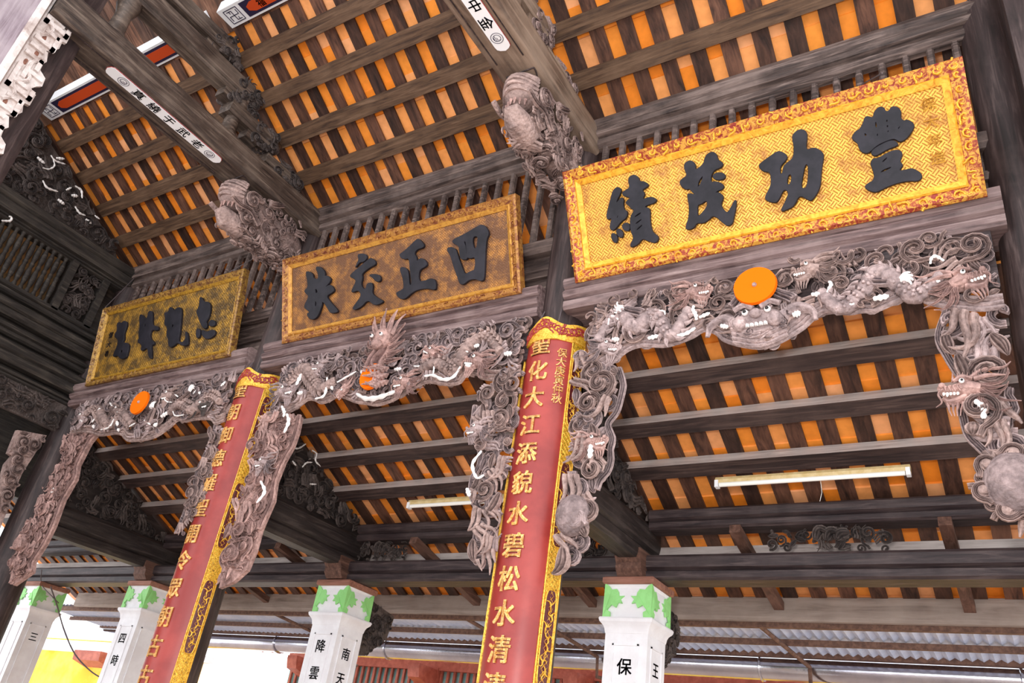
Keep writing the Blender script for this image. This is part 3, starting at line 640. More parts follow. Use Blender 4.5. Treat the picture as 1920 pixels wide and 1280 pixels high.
# ------------------------------------------------------------------ brackets hanging down the columns
def make_bracket(label, poly_px, mat, mat2, seed, step=.1, back=None, extras=None, heads=(), white=(), Y=FY, ball=None, wm=1.0):
    poly = xz(poly_px, Y); P = np.array(poly)
    root = thing('carved_bracket', label, 'bracket', (P[:, 0].mean(), Y, P[:, 1].max()), 'carved brackets hanging beside the columns')
    rng = random.Random(seed); F = FRONT(Y)
    if back: B = MB(); plate(B, F, poly, -.05, -.015); part('backing', B, back, root, 0)
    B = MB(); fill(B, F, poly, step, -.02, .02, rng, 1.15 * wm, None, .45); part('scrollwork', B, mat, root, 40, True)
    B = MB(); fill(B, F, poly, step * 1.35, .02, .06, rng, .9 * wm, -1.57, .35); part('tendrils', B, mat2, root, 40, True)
    B = MB(); n = len(poly) // 2 + 1; ribbon(B, F, smooth(poly[:n], 50), .02, .0, PROF); part('edge_scroll', B, mat, root)
    for h in heads: dragon_head(root, F, xz([h[0]], Y)[0], h[1], h[2], h[3], .06, h[4])
    if ball:
        c = xz([ball[0]], Y)[0]; B = MB(); B.ball(F([(c[0], c[1], .05)])[0], (ball[1], ball[1] * .8, ball[1] * 1.15), 18, 12)
        for k in range(3): ribbon(B, F, spiral((c[0] + ball[1] * .4, c[1] - ball[1] * .3), .05, 1.2, k * 2.1, 1), .012, .1, PROF1)
        part('carved_fruit', B, mat, root)
        B = MB()
        for k in range(13 if ball[1] > .11 else 0):
            a = k * 2 * math.pi / 13; q = (c[0] + ball[1] * .98 * math.cos(a), c[1] + ball[1] * 1.05 * math.sin(a))
            ribbon(B, F, spiral(q, .042, 1.25, a + 1.2, (-1) ** k), .015, .05 + .03 * (k % 2), PROF)
            if k % 2: B.ball(F([(q[0], q[1], .07)])[0], .03, 8, 6)
        if B.n: part('leaf_curl', B, mat2, root, 40, True)
    if white: B = MB(); strokes(B, F, [(xz(p, Y), w * .0036) for p, w in white], .09, 1); part('white_inlay', B, bone, root, 40, True)
    return root
make_bracket('grey openwork dragon bracket on the rightmost column',
    [(1775, 581), (1760, 631), (1775, 665), (1796, 699), (1812, 716), (1800, 745), (1805, 776), (1816, 815), (1839, 840), (1857, 860), (1860, 890), (1857, 913), (1855, 944), (1874, 960), (1890, 987), (1902, 1010), (1925, 1030), (1960, 1040), (1938, 960), (1920, 800), (1900, 650), (1885, 575)],
    carve_grey, carve_brown, 5, .115, None, heads=[((1815, 745), .17, math.pi * .98, -1, carve_pink)], white=[([(1832, 766), (1845, 778), (1848, 800)], 9)], ball=((1905, 915), .125), wm=1.15)
make_bracket('grey openwork bracket with carved gourd, right of the nearest red couplet',
    [(1160, 690), (1163, 700), (1168, 719), (1166, 736), (1156, 771), (1140, 795), (1148, 822), (1144, 843), (1145, 862), (1139, 883), (1125, 899), (1118, 918), (1118, 942), (1123, 971), (1116, 995), (1100, 1024), (1084, 1049), (1059, 1073), (1043, 1082), (1050, 1000), (1062, 870), (1078, 700), (1085, 660)],
    carve_grey, carve_brown, 9, .1, None, heads=[((1120, 840), .14, .1, 1, carve_pink)], white=[([(1120, 845), (1118, 870)], 9)], ball=((1082, 972), .105), wm=1.1)
make_bracket('grey openwork dragon bracket left of the nearest red couplet',
    [(891, 760), (886, 801), (888, 822), (900, 845), (899, 871), (886, 897), (884, 925), (893, 956), (883, 992), (881, 1013), (888, 1044), (909, 1077), (930, 1085), (950, 960), (970, 800), (985, 700), (905, 705)],
    carve_grey, carve_brown, 13, .09, None, heads=[((905, 815), .13, math.pi, -1, carve_grey)], white=[([(917, 855), (900, 880), (908, 905), (922, 900)], 6), ([(890, 925), (895, 940)], 8)])
make_bracket('pinkish leafy openwork bracket right of the farther red couplet',
    [(561, 778), (555, 807), (546, 833), (529, 864), (514, 902), (509, 937), (494, 971), (485, 992), (474, 1032), (459, 1067), (433, 1090), (407, 1101), (425, 1030), (459, 902), (497, 769)],
    carve_pink, carve_pink, 17, .075, carve_pink, heads=[((505, 876), .13, math.pi, -1, carve_grey)], white=[([(553, 785), (556, 800), (548, 820)], 8), ([(505, 910), (512, 930), (498, 950)], 7)])
make_bracket('grey bracket mostly hidden left of the farther red couplet',
    [(405, 795), (395, 830), (372, 880), (362, 920), (345, 965), (330, 1000), (340, 1010), (370, 980), (400, 920), (430, 800)], carve_grey, carve_brown, 19, .07)
make_bracket('slim pinkish bracket with round knob at the left end column',
    [(178, 813), (165, 829), (144, 870), (139, 896), (116, 935), (98, 984), (82, 1017), (59, 1053), (57, 1071), (22, 1096), (15, 1089), (39, 1012), (64, 976), (85, 924), (113, 865), (129, 808)],
    carve_pink, carve_pink, 29, .065, carve_pink, heads=[((115, 925), .09, math.pi, -1, carve_pink)], ball=((50, 1020), .07))

# ------------------------------------------------------------------ lettering
_fc = bpy.data.curves.new('glyph', 'FONT'); _fo = bpy.data.objects.new('glyph', _fc); COL.objects.link(_fo); _fc.resolution_u = 3
_gc = {}
def glyph(ch, off=.02):
    if (ch, off) not in _gc:
        _fc.body = ch; _fc.extrude = 0; bpy.context.view_layer.update()
        me = bpy.data.meshes.new_from_object(_fo.evaluated_get(bpy.context.evaluated_depsgraph_get()))
        v = [(q.co.x - .5, q.co.y - .38) for q in me.vertices]; f = [tuple(p.vertices) for p in me.polygons]; bpy.data.meshes.remove(me); n = len(v); V2, F2 = [], []
        for k, (dx, dy) in enumerate(((-1, -1), (1, -1), (1, 1), (-1, 1), (0, 0))):      # thickened strokes
            V2 += [(a + dx * off * .55, b + dy * off * .55) for a, b in v]; F2 += [tuple(i + k * n for i in q) for q in f]
        _gc[(ch, off)] = (V2, F2)
    return _gc[(ch, off)]
def glyph_obj(name, ch, fn, size, th, mat, parent, off=.02, cuts=0, sx=1.0):
    v, f = glyph(ch, off); me = bpy.data.meshes.new(name)
    me.from_pydata([(a, b, 0) for a, b in v], [], f); bm = bmesh.new(); bm.from_mesh(me)
    for k in range(1, cuts):
        bmesh.ops.bisect_plane(bm, geom=bm.verts[:] + bm.edges[:] + bm.faces[:], plane_co=(-.5 + k / cuts, 0, 0), plane_no=(1, 0, 0))
    r = bmesh.ops.extrude_face_region(bm, geom=bm.faces[:])
    for q in r['geom']:
        if isinstance(q, bmesh.types.BMVert): q.co.z = th
    for q in bm.verts: q.co = Vector(fn(q.co.x * size * sx, q.co.y * size, q.co.z))
    bmesh.ops.recalc_face_normals(bm, faces=bm.faces); bm.to_mesh(me); bm.free(); me.materials.append(mat)
    return link(name, me, parent)
def chaikin(P, n=2):
    P = [np.array(p, float) for p in P]
    for _ in range(n):
        Q = []
        for i in range(len(P)):
            a, b = P[i], P[(i + 1) % len(P)]; Q += [a * .75 + b * .25, a * .25 + b * .75]
        P = Q
    return [tuple(p) for p in P]
def outline_mesh(name, polys, th, mat, parent):
    """brush-cut board letters: every outer outline with its holes is filled and thickened, then joined into one letter"""
    groups = []
    for P in polys:
        for g in groups:
            if inside(P[0], g[0]) and inside(P[len(P) // 2], g[0]): g.append(P); break
        else: groups.append([P])
    bm = bmesh.new()
    for gr in groups:
        cu = bpy.data.curves.new(name, 'CURVE'); cu.dimensions = '2D'; cu.fill_mode = 'BOTH'; cu.extrude = th / 2; cu.bevel_depth = .003; cu.bevel_resolution = 1
        for P in gr:
            P = chaikin(P); sp = cu.splines.new('POLY'); sp.points.add(len(P) - 1); sp.use_cyclic_u = True
            for q, p in zip(sp.points, P): q.co = (p[0], p[1], 0, 1)
        o = bpy.data.objects.new(name, cu); COL.objects.link(o); bpy.context.view_layer.update()
        me = bpy.data.meshes.new_from_object(o.evaluated_get(bpy.context.evaluated_depsgraph_get())); me.transform(Matrix.Translation((0, 0, th / 2)))
        bm.from_mesh(me); bpy.data.objects.remove(o); bpy.data.curves.remove(cu); bpy.data.meshes.remove(me)
    me = bpy.data.meshes.new(name); bm.to_mesh(me); bm.free(); me.materials.append(mat)
    return link(name, me, parent)

# ------------------------------------------------------------------ the three plaques
gold1 = weave_mat('gilt_weave_bright', S(236, 180, 74), S(202, 138, 38), S(136, 80, 24), .034, .42, S(160, 104, 42))
gold2 = weave_mat('gilt_weave_brown', S(184, 126, 58), S(152, 96, 38), S(108, 62, 26), .03, .52, S(104, 66, 38), .35)
gold3 = weave_mat('gilt_weave_dark', S(200, 150, 52), S(160, 112, 34), S(64, 46, 22), .042, .5, S(92, 68, 34), .6)
rail1 = gilt_mat('red_gilt_carving', S(136, 36, 32), S(160, 78, 34), S(206, 150, 58), 34, .47, .55)
rail2 = gilt_mat('worn_gilt_carving', S(112, 56, 34), S(142, 88, 40), S(176, 124, 58), 26, .46, .58)
rail3 = gilt_mat('dull_gilt_carving', S(98, 60, 40), S(130, 92, 48), S(170, 130, 60), 30, .46, .58)
gild1 = gilt_mat('bright_gilt', S(184, 112, 18), S(212, 144, 26), S(236, 178, 56), 22, .4, .6)
gild2 = gilt_mat('brown_gilt', S(150, 96, 34), S(178, 120, 44), S(200, 146, 60), 22, .42, .6)
gild3 = gilt_mat('dark_gilt', S(110, 78, 30), S(150, 108, 34), S(186, 140, 48), 26, .42, .6)
def make_plaque(label, corners, Yb, Yt, panel, rail, gild, chars, rw, orn_mat, wires):
    bl, br, tl, tr = corners
    B0, B1, T0, T1 = onY(*bl, Yb), onY(*br, Yb), onY(*tl, Yt), onY(*tr, Yt)
    x0, x1 = (B0[0] + T0[0]) / 2, (B1[0] + T1[0]) / 2
    b = np.array([0, Yb, (B0[2] + B1[2]) / 2]); t = np.array([0, Yt, (T0[2] + T1[2]) / 2])
    V = t - b; Hh = np.linalg.norm(V); V /= Hh; U = np.array([1.0, 0, 0]); D = np.cross(U, V)     # D points to the hall
    o3 = b + U * (x0 + x1) / 2; Wd = x1 - x0
    root = thing('name_plaque', label, 'plaque', (0, 0, 0), 'gilt name plaques on the lintels')
    root.matrix_world = Matrix(((U[0], V[0], D[0], o3[0]), (U[1], V[1], D[1], o3[1]), (U[2], V[2], D[2], o3[2]), (0, 0, 0, 1)))
    def loc(px, py):
        d = ray(px, py); s = (o3 @ D) / (d @ D); q = d * s - o3; return (float(q @ U), float(q @ V))
    hw = Wd / 2
    MB().box(-hw + .01, hw - .01, .01, Hh - .01, -.03, 0).build('panel', panel, root, 0)
    def rails(name, m, x_out, y_lo, y_hi, w, z0, z1):
        for (ax, ay), (bx, by), (cx, cy), (dx, dy) in (((-x_out, y_lo), (x_out, y_lo), (x_out - w, y_lo + w), (-x_out + w, y_lo + w)), ((x_out, y_hi), (-x_out, y_hi), (-x_out + w, y_hi - w), (x_out - w, y_hi - w)),
                                                       ((-x_out, y_hi), (-x_out, y_lo), (-x_out + w, y_lo + w), (-x_out + w, y_hi - w)), ((x_out, y_lo), (x_out, y_hi), (x_out - w, y_hi - w), (x_out - w, y_lo + w))):
            k = MB(); mx = [((ax * 3 + dx) / 4, (ay * 3 + dy) / 4), ((bx * 3 + cx) / 4, (by * 3 + cy) / 4)]
            v = [(ax, ay, -.035), (bx, by, -.035), (ax, ay, z1 * .7), (bx, by, z1 * .7), (mx[0][0], mx[0][1], z1), (mx[1][0], mx[1][1], z1), (dx, dy, z0), (cx, cy, z0), (dx, dy, -.035), (cx, cy, -.035)]
            k.add(v, [(0, 2, 3, 1), (2, 4, 5, 3), (4, 6, 7, 5), (6, 8, 9, 7), (0, 1, 9, 8), (0, 8, 6, 4, 2), (1, 3, 5, 7, 9)]); k.build(name, m, root, 0)
    rails('frame_rail', rail, hw, 0, Hh, rw, .012, .04)
    rails('gilt_moulding', gild, hw - rw, rw, Hh - rw, rw * .55, .006, .022)
    # scroll ornament on the frame
    Fp = Frame((0, 0, 0), (1, 0, 0), (0, 1, 0), (0, 0, 1)); k = MB(); rng = random.Random(len(label))
    n = int(Wd / .085)
    for i in range(n):
        for yy in (rw * .5, Hh - rw * .5):
            a = rng.uniform(0, 6.28); c = (-hw + (i + .5) * Wd / n, yy)
            ribbon(k, Fp, spiral(c, rw * .36, 1.1, a, rng.choice((-1, 1)), 9, .9), rw * .085, .03, PROF1)
    for i in range(int(Hh / .08)):
        for xx in (-hw + rw * .5, hw - rw * .5): ribbon(k, Fp, spiral((xx, (i + .5) * .08), rw * .36, 1.1, rng.uniform(0, 6), rng.choice((-1, 1)), 9, .9), rw * .085, .03, PROF1)
    q = k.build('frame_ornament', orn_mat, root); q['kind'] = 'stuff'
    for polys in chars: outline_mesh('character', [[loc(*p) for p in P] for P in polys], .02, ink, root)
    for (p, e) in wires:
        a = loc(*p); k = MB(); st = Vector((a[0], a[1], .02)); en = root.matrix_world.inverted() @ Vector(e); k.tube([tuple(st), tuple(en)], .004, 5); k.build('hanging_wire', wire_mat, root)
    return root, loc, Hh, hw
cr = crop
A_, B_ = ((1120, 270), 6.4), ((1420, 200), 6.0)
def G(c, *polys): return [cr(P, *c) for P in polys]
ch1 = [
 G(A_, [(250,520),(300,545),(285,610),(240,690),(245,720),(300,645),(330,665),(320,740),(335,800),(372,810),(365,890),(290,940),(220,1040),(175,1035),(165,990),(195,885),(140,915),(125,870),(140,800),(180,650),(200,570)],
   [(245,890),(262,860),(270,870),(255,900)], [(200,1070),(250,1100),(255,1160),(235,1195),(195,1160),(180,1100)], [(270,1015),(320,1060),(320,1110),(300,1130),(260,1105),(240,1050)], [(345,950),(398,960),(402,1040),(350,1050),(305,990)],
   [(450,375),(500,400),(520,460),(570,455),(625,490),(610,520),(540,560),(585,600),(545,680),(640,640),(720,660),(710,710),(600,740),(575,770),(620,770),(645,800),(640,920),(665,1060),(735,1105),(745,1150),(705,1195),(620,1165),(550,1135),(500,1210),(420,1245),(410,1215),(455,1130),(420,1060),(408,960),(415,870),(460,800),(420,780),(400,750),(355,715),(370,690),(420,650),(330,630),(312,590),(340,570),(410,530),(385,450),(400,400)],
   [(455,875),(535,820),(545,840),(462,892)], [(468,955),(545,900),(552,918),(474,975)], [(478,1035),(552,965),(560,985),(488,1048)]),
 G(A_, [(1110,205),(1165,220),(1190,275),(1180,330),(1290,250),(1300,180),(1330,130),(1390,100),(1440,130),(1450,195),(1510,230),(1515,265),(1480,295),(1410,320),(1370,390),(1370,470),(1430,455),(1525,490),(1520,545),(1450,570),(1420,600),(1470,585),(1530,640),(1480,740),(1560,840),(1600,800),(1670,660),(1675,740),(1645,880),(1630,960),(1580,990),(1530,960),(1410,850),(1330,930),(1280,955),(1200,950),(1170,1015),(1090,1035),(1070,1005),(1110,900),(1120,760),(1090,620),(1110,600),(1200,620),(1160,590),(1120,540),(1080,555),(1020,515),(1000,460),(1030,425),(1095,390),(1060,310),(1055,250)],
   [(1275,385),(1285,400),(1235,520),(1210,525),(1225,450)], [(1210,735),(1250,730),(1320,680),(1340,720),(1310,790),(1220,885),(1210,850)], [(1400,380),(1450,350),(1520,355),(1548,390),(1530,430),(1450,440),(1400,415)]),
 G(B_, [(480,265),(540,275),(568,320),(545,510),(640,465),(720,505),(755,550),(725,700),(715,880),(690,960),(620,1065),(580,1055),(480,995),(420,1120),(370,1150),(260,1195),(340,1050),(365,960),(300,930),(240,1075),(185,1085),(110,1060),(95,1020),(165,900),(165,800),(150,740),(70,735),(25,680),(50,640),(150,570),(240,505),(310,530),(345,570),(320,620),(260,680),(262,760),(275,775),(300,740),(300,690),(330,650),(415,590),(425,470),(400,350),(420,310)],
   [(350,770),(400,770),(385,880),(335,890)], [(540,655),(580,655),(585,760),(570,900),(540,930),(495,920),(510,820)]),
 G(B_, [(1380,10),(1430,25),(1445,70),(1490,60),(1510,15),(1560,10),(1620,50),(1610,140),(1650,175),(1690,155),(1775,210),(1740,290),(1680,370),(1610,410),(1550,365),(1480,385),(1350,440),(1260,530),(1200,530),(1155,490),(1140,420),(1085,385),(1070,350),(1110,290),(1160,265),(1200,190),(1215,130),(1250,120),(1310,140),(1320,70)],
   [(1330,180),(1345,180),(1355,230),(1340,260),(1325,215)], [(1345,320),(1365,305),(1365,340),(1350,350)], [(1450,160),(1470,155),(1475,180),(1455,190)], [(1455,225),(1478,215),(1480,240),(1462,250)], [(1465,285),(1485,272),(1485,295),(1468,302)], [(1580,255),(1610,225),(1615,240),(1590,270)], [(1205,300),(1240,320),(1230,345),(1210,340)],
   [(1280,528),(1330,475),(1460,405),(1540,388),(1585,425),(1575,450),(1470,485),(1370,545),(1320,565)],
   [(1310,590),(1360,595),(1470,528),(1580,490),(1640,530),(1600,630),(1640,660),(1625,690),(1590,735),(1680,720),(1745,700),(1840,755),(1855,800),(1820,845),(1700,840),(1560,870),(1440,920),(1340,975),(1250,945),(1215,910),(1240,880),(1330,830),(1310,720),(1275,650)],
   [(1400,630),(1460,575),(1475,585),(1420,640)], [(1385,745),(1430,710),(1520,680),(1515,700),(1400,755)])]
C_, D_, E_ = ((560, 420), 6.4), ((730, 400), 7.11), ((180, 530), 7.11)
ch2 = [
 G(C_, [(235,515),(290,525),(335,580),(330,640),(350,620),(400,650),(405,690),(325,780),(400,725),(450,790),(430,825),(345,870),(400,940),(490,1040),(480,1065),(400,1075),(370,1010),(305,920),(295,990),(250,1110),(200,1150),(150,1140),(115,1080),(160,1060),(100,1020),(85,985),(150,870),(100,830),(90,800),(130,770),(130,690),(105,590),(130,570),(190,600),(195,660),(260,670),(255,590),(228,550)], [(215,780),(245,790),(250,830),(225,840)], [(215,935),(235,930),(235,990),(215,1000)]),
 G(C_, [(725,375),(770,360),(830,370),(838,420),(800,460),(750,460),(700,530),(715,490),(745,430)], [(860,430),(890,412),(940,450),(940,495),(880,520),(770,605),(785,650),(760,730),(800,790),(830,780),(840,720),(890,705),(910,740),(895,840),(960,890),(1040,930),(1000,960),(930,980),(850,910),(780,990),(700,1035),(665,1020),(690,980),(780,860),(740,795),(670,825),(650,810),(710,700),(700,665),(640,640),(640,615),(720,545)], [(860,615),(930,605),(990,620),(1005,660),(990,695),(950,695),(910,650)]),
 G(D_, [(380,355),(420,350),(485,425),(470,465),(400,480),(345,540),(385,590),(385,660),(420,610),(470,610),(520,660),(515,710),(410,760),(410,920),(500,905),(590,870),(640,910),(640,1010),(620,1025),(540,1005),(420,1015),(320,1060),(230,1150),(160,1140),(110,1075),(130,1055),(215,1015),(215,960),(200,850),(160,750),(190,720),(250,740),(275,790),(285,970),(325,960),(300,780),(285,600),(240,620),(180,600),(155,560),(180,540),(270,470)]),
 G(D_, [(1250,160),(1300,180),(1340,250),(1340,300),(1310,350),(1295,560),(1285,880),(1250,910),(1190,890),(1170,880),(1080,890),(1010,955),(960,945),(930,850),(880,720),(840,570),(790,500),(800,465),(860,460),(910,490),(940,600),(1000,760),(1030,825),(1100,780),(1165,765),(1170,580),(1100,610),(1060,590),(1050,625),(970,620),(955,520),(950,440),(880,410),(860,380),(880,355),(970,310),(1060,265),(1200,180)], [(1120,320),(1205,308),(1195,400),(1180,480),(1140,475)], [(1010,390),(1035,375),(1045,420),(1055,540),(1045,560),(1040,450)])]
ch3 = [
 G(E_, [(400,510),(440,540),(420,620),(395,690),(400,760),(370,805),(440,810),(465,850),(440,960),(420,1010),(350,1025),(310,970),(260,995),(250,970),(310,850),(320,760),(280,740),(270,700),(310,640),(300,560),(330,530),(360,550)], [(350,910),(385,895),(375,940),(345,950)]),
 G(E_, [(720,390),(770,385),(775,440),(770,580),(850,590),(855,625),(830,645),(770,630),(740,690),(750,760),(800,800),(790,830),(755,840),(765,960),(765,1020),(735,1010),(720,950),(710,860),(640,915),(620,900),(640,830),(570,800),(600,740),(590,680),(610,600),(600,440),(640,430),(680,490),(710,470)], [(668,560),(690,555),(685,600),(665,605)]),
 G(E_, [(1000,335),(1040,340),(1060,390),(1110,335),(1160,345),(1165,420),(1150,560),(1145,650),(1120,760),(1130,800),(1190,800),(1220,750),(1215,660),(1240,670),(1255,780),(1245,840),(1180,850),(1110,800),(1060,850),(1010,870),(985,830),(990,760),(960,700),(980,600),(930,560),(950,470),(930,410),(990,400)], [(1030,570),(1060,560),(1055,600),(1030,605)]),
 G(E_, [(1405,200),(1440,205),(1455,265),(1520,265),(1550,300),(1545,400),(1510,500),(1490,530),(1510,570),(1490,620),(1450,610),(1420,560),(1390,470),(1355,385),(1400,330)], [(1440,630),(1480,670),(1560,640),(1610,640),(1610,700),(1540,755),(1470,750),(1430,690)], [(1520,540),(1560,500),(1615,520),(1605,585),(1540,590)], [(1370,610),(1415,640),(1405,720),(1375,755),(1355,700)])]
PL1, loc1, H1, hw1 = make_plaque('large bright gold plaque with four black characters and red-gilt frame', ((1085, 530), (1857, 370), (1055, 325), (1800, 110)), 3.90, 3.90 * 3.647 / 4, gold1, rail1, gild1, ch1, .075, gild1, [((1655, 139), (-.46, 3.97, 4.2))])
PL2, loc2, H2, hw2 = make_plaque('worn brown-gold plaque with four black characters, middle of the three', ((538, 640), (985, 555), (530, 490), (965, 365)), 3.90, 3.90 * 3.732 / 4, gold2, rail2, gild2, ch2, .06, rail2, [])
PL3, loc3, H3, hw3 = make_plaque('smallest, darkest gold plaque with four faded black characters at far left', ((180, 722), (455, 665), (183, 585), (443, 510)), 3.90, 3.90 * 3.84 / 4, gold3, rail3, gild3, ch3, .055, rail3, [((200, 578), (-8.0, 3.95, 4.45)), ((432, 512), (-5.7, 3.95, 4.3))])
# small signature column on the brightest plaque
for i, c in enumerate('保大年造'):
    u, v = loc1(1752, 262)[0], H1 * .74 - i * .1
    glyph_obj('inscription', c, lambda a, b, z: (u + a, v + b, .002 + z), .075, .004, gild1, PL1, .02)
for i, c in enumerate('保大春'):
    u, v = loc3(206, 640)[0], H3 * .62 - i * .1
    glyph_obj('inscription', c, lambda a, b, z: (u + a, v + b, .002 + z), .07, .004, ink, PL3, .01)

# ------------------------------------------------------------------ red couplet boards wrapped on two columns
lacq = plain('red_lacquer', S(134, 38, 33), .38, col2=S(158, 54, 46), scale=3, spec=.5)
plum = plain('plum_lacquer', S(84, 26, 30), .4)
gleaf = gilt_mat('gold_leaf', S(170, 110, 20), S(214, 152, 34), S(244, 196, 80), 60, .42, .6, .35, .35)
gtext = gilt_mat('gold_lettering', S(196, 116, 34), S(222, 152, 66), S(240, 196, 128), 60, .42, .6, .4, .1)
diaper = gilt_mat('gold_diaper', S(120, 82, 20), S(186, 138, 30), S(226, 180, 56), 55, .45, .56, .35, .3)
def couplet(label, cx, ztop, text, small, zfirst, zstep, csize):
    R = .209
    root = thing('couplet_board', label, 'sign', (cx, CYY, FZ + .6), 'red couplet boards on the columns')
    def cyl(phi, r, z): return (cx + r * math.sin(phi), CYY - r * math.cos(phi), z)
    def shell(name, p0, p1, r0, r1, zb, zt, mat, n=16, par=None, nz=1):
        k = MB(); ph = np.linspace(p0, p1, n); v = []; 
        zt_ = zt if callable(zt) else (lambda a: zt)
        for a in ph: v += [cyl(a, r0, zb), cyl(a, r1, zb), cyl(a, r1, zt_(a)), cyl(a, r0, zt_(a))]
        f = []
        for i in range(n - 1):
            for j in range(4): f.append((i * 4 + j, i * 4 + (j + 1) % 4, i * 4 + 4 + (j + 1) % 4, i * 4 + 4 + j))
        f += [(0, 1, 2, 3), (4 * n - 1, 4 * n - 2, 4 * n - 3, 4 * n - 4)]; k.add(v, f)
        return part(name, k, mat, par or root, 30)
    D = math.radians; zb = FZ + .6
    wave = lambda a: ztop + .06 * math.cos(a * 2.1) ** 3 * (1 if abs(a) < .75 else .3) + (.05 * ((abs(a) - .75) / .65) if abs(a) > .75 else 0)
    shell('panel', D(-54), D(54), .19, R, zb, ztop - .1, lacq)
    shell('crest', D(-82), D(82), .18, R + .012, ztop - .115, wave, gleaf, 40)
    k = MB()
    for i in range(22):
        a = D(-70 + 140 * i / 21); c = wave(a) - .055
        pts = spiral((0, 0), .032, 1.2, i * 1.3, (-1) ** i, 10); k.tube([cyl(a + p[0] / R, R + .014, c + p[1]) for p in pts], .006, 5)
    part('crest_scrolls', k, lacq, root)
    k = MB(); k.tube([cyl(D(q), R + .002, ztop - .11 + .03 * math.cos(D(q) * 2.1) ** 3) for q in range(-54, 55, 4)], .011, 6); part('crest_bead', k, gleaf, root)
    for sg in (-1, 1):
        bo = shell('border', min(sg * D(54), sg * D(83)), max(sg * D(54), sg * D(83)), .19, R + .006, zb, ztop - .115, diaper, 8)
        k = MB()
        for q in (55, 82.5): k.tube([cyl(sg * D(q), R + .008, z) for z in np.linspace(zb, ztop - .12, 6)], .005, 5)
        part('bead', k, gleaf, bo)
        z = ztop - .18; i = 0
        while z > zb + .3:
            h = .52; k = MB(); n = 24; pc, hwid = sg * D(68.5), D(10.5); rad = .04
            ol = []
            for t in range(n):
                a = 2 * math.pi * t / n; ex = math.cos(a); ey = math.sin(a); s2 = max(abs(ex) ** 1, 0)
                ol.append((pc + hwid * np.sign(ex) * abs(ex) ** .5, z - h / 2 + (h / 2) * np.sign(ey) * abs(ey) ** .35))
            v = [cyl(a, R + .009, zz) for a, zz in ol] + [cyl(a, R - .01, zz) for a, zz in ol]
            k.add(v, [tuple(range(n))] + [(q, (q + 1) % n, n + (q + 1) % n, n + q) for q in range(n)])
            ct = part('cartouche', k, plum, root, 0)
            k = MB(); k.tube([cyl(a, R + .01, zz) for a, zz in ol + ol[:1]], .004, 5)
            for q in range(7):
                zz = z - .08 - .06 * q; u0 = pc + D(4) * math.sin(q * 2.2)
                for a in (0, 2.1, 4.2):
                    P = lock((0, 0), a + q * .9, .05, 2.2 * (-1) ** q, .3, 8); k.tube([cyl(u0 + p[0] / R * .8, R + .012, zz + p[1]) for p in P], np.linspace(.0055, .002, 8), 5)
            part('floral_gilding', k, gleaf, ct)
            z -= h + .24; i += 1
        # lattice ridges between the cartouches
        k = MB(); zz = ztop - .16
        while zz > zb + .1:
            for s2 in (-1, 1):
                k.tube([cyl(sg * D(68.5) + s2 * D(12) * t, R + .006, zz - .05 + .05 * t) for t in (-1, 0, 1)], .003, 4)
            zz -= .035
        part('lattice', k, gleaf, bo)
    for i, c in enumerate(text):
        zc = zfirst - i * zstep
        if zc < zb + .1: break
        o = glyph_obj('character', c, lambda a, b, z: cyl(a / R - .06, R + .001 + z, zc + b), csize, .008, gtext, root, .028, 10)
        o.matrix_parent_inverse = Matrix.Translation(root.location).inverted()
    for i, c in enumerate(small):
        zc = zfirst - .03 - .03 - i * .066
        o = glyph_obj('inscription', c, lambda a, b, z: cyl(a / R + D(38), R + .001 + z, zc + b), .068, .005, gtext, root, .015, 5)
        o.matrix_parent_inverse = Matrix.Translation(root.location).inverted()
    k = MB()
    for q in (-20, 24): k.tube([cyl(D(q), R, wave(D(q)) - .01), cyl(D(q * 1.1), CR + .01, wave(D(q)) + .13)], .004, 5)
    part('hanging_wire', k, wire_mat, root)
    return root
couplet('red lacquered couplet board with gold writing on the nearest column', CXS[1], 2.765, '聖化大江添貌水碧松水清清', '保大庚寅仲秋', 2.615, .19, .15)
couplet('red lacquered couplet board with gold writing on the farther column', CXS[2], 2.83, '聖朝御德羅聖開令眾朝古古今', '', 2.68, .205, .155)

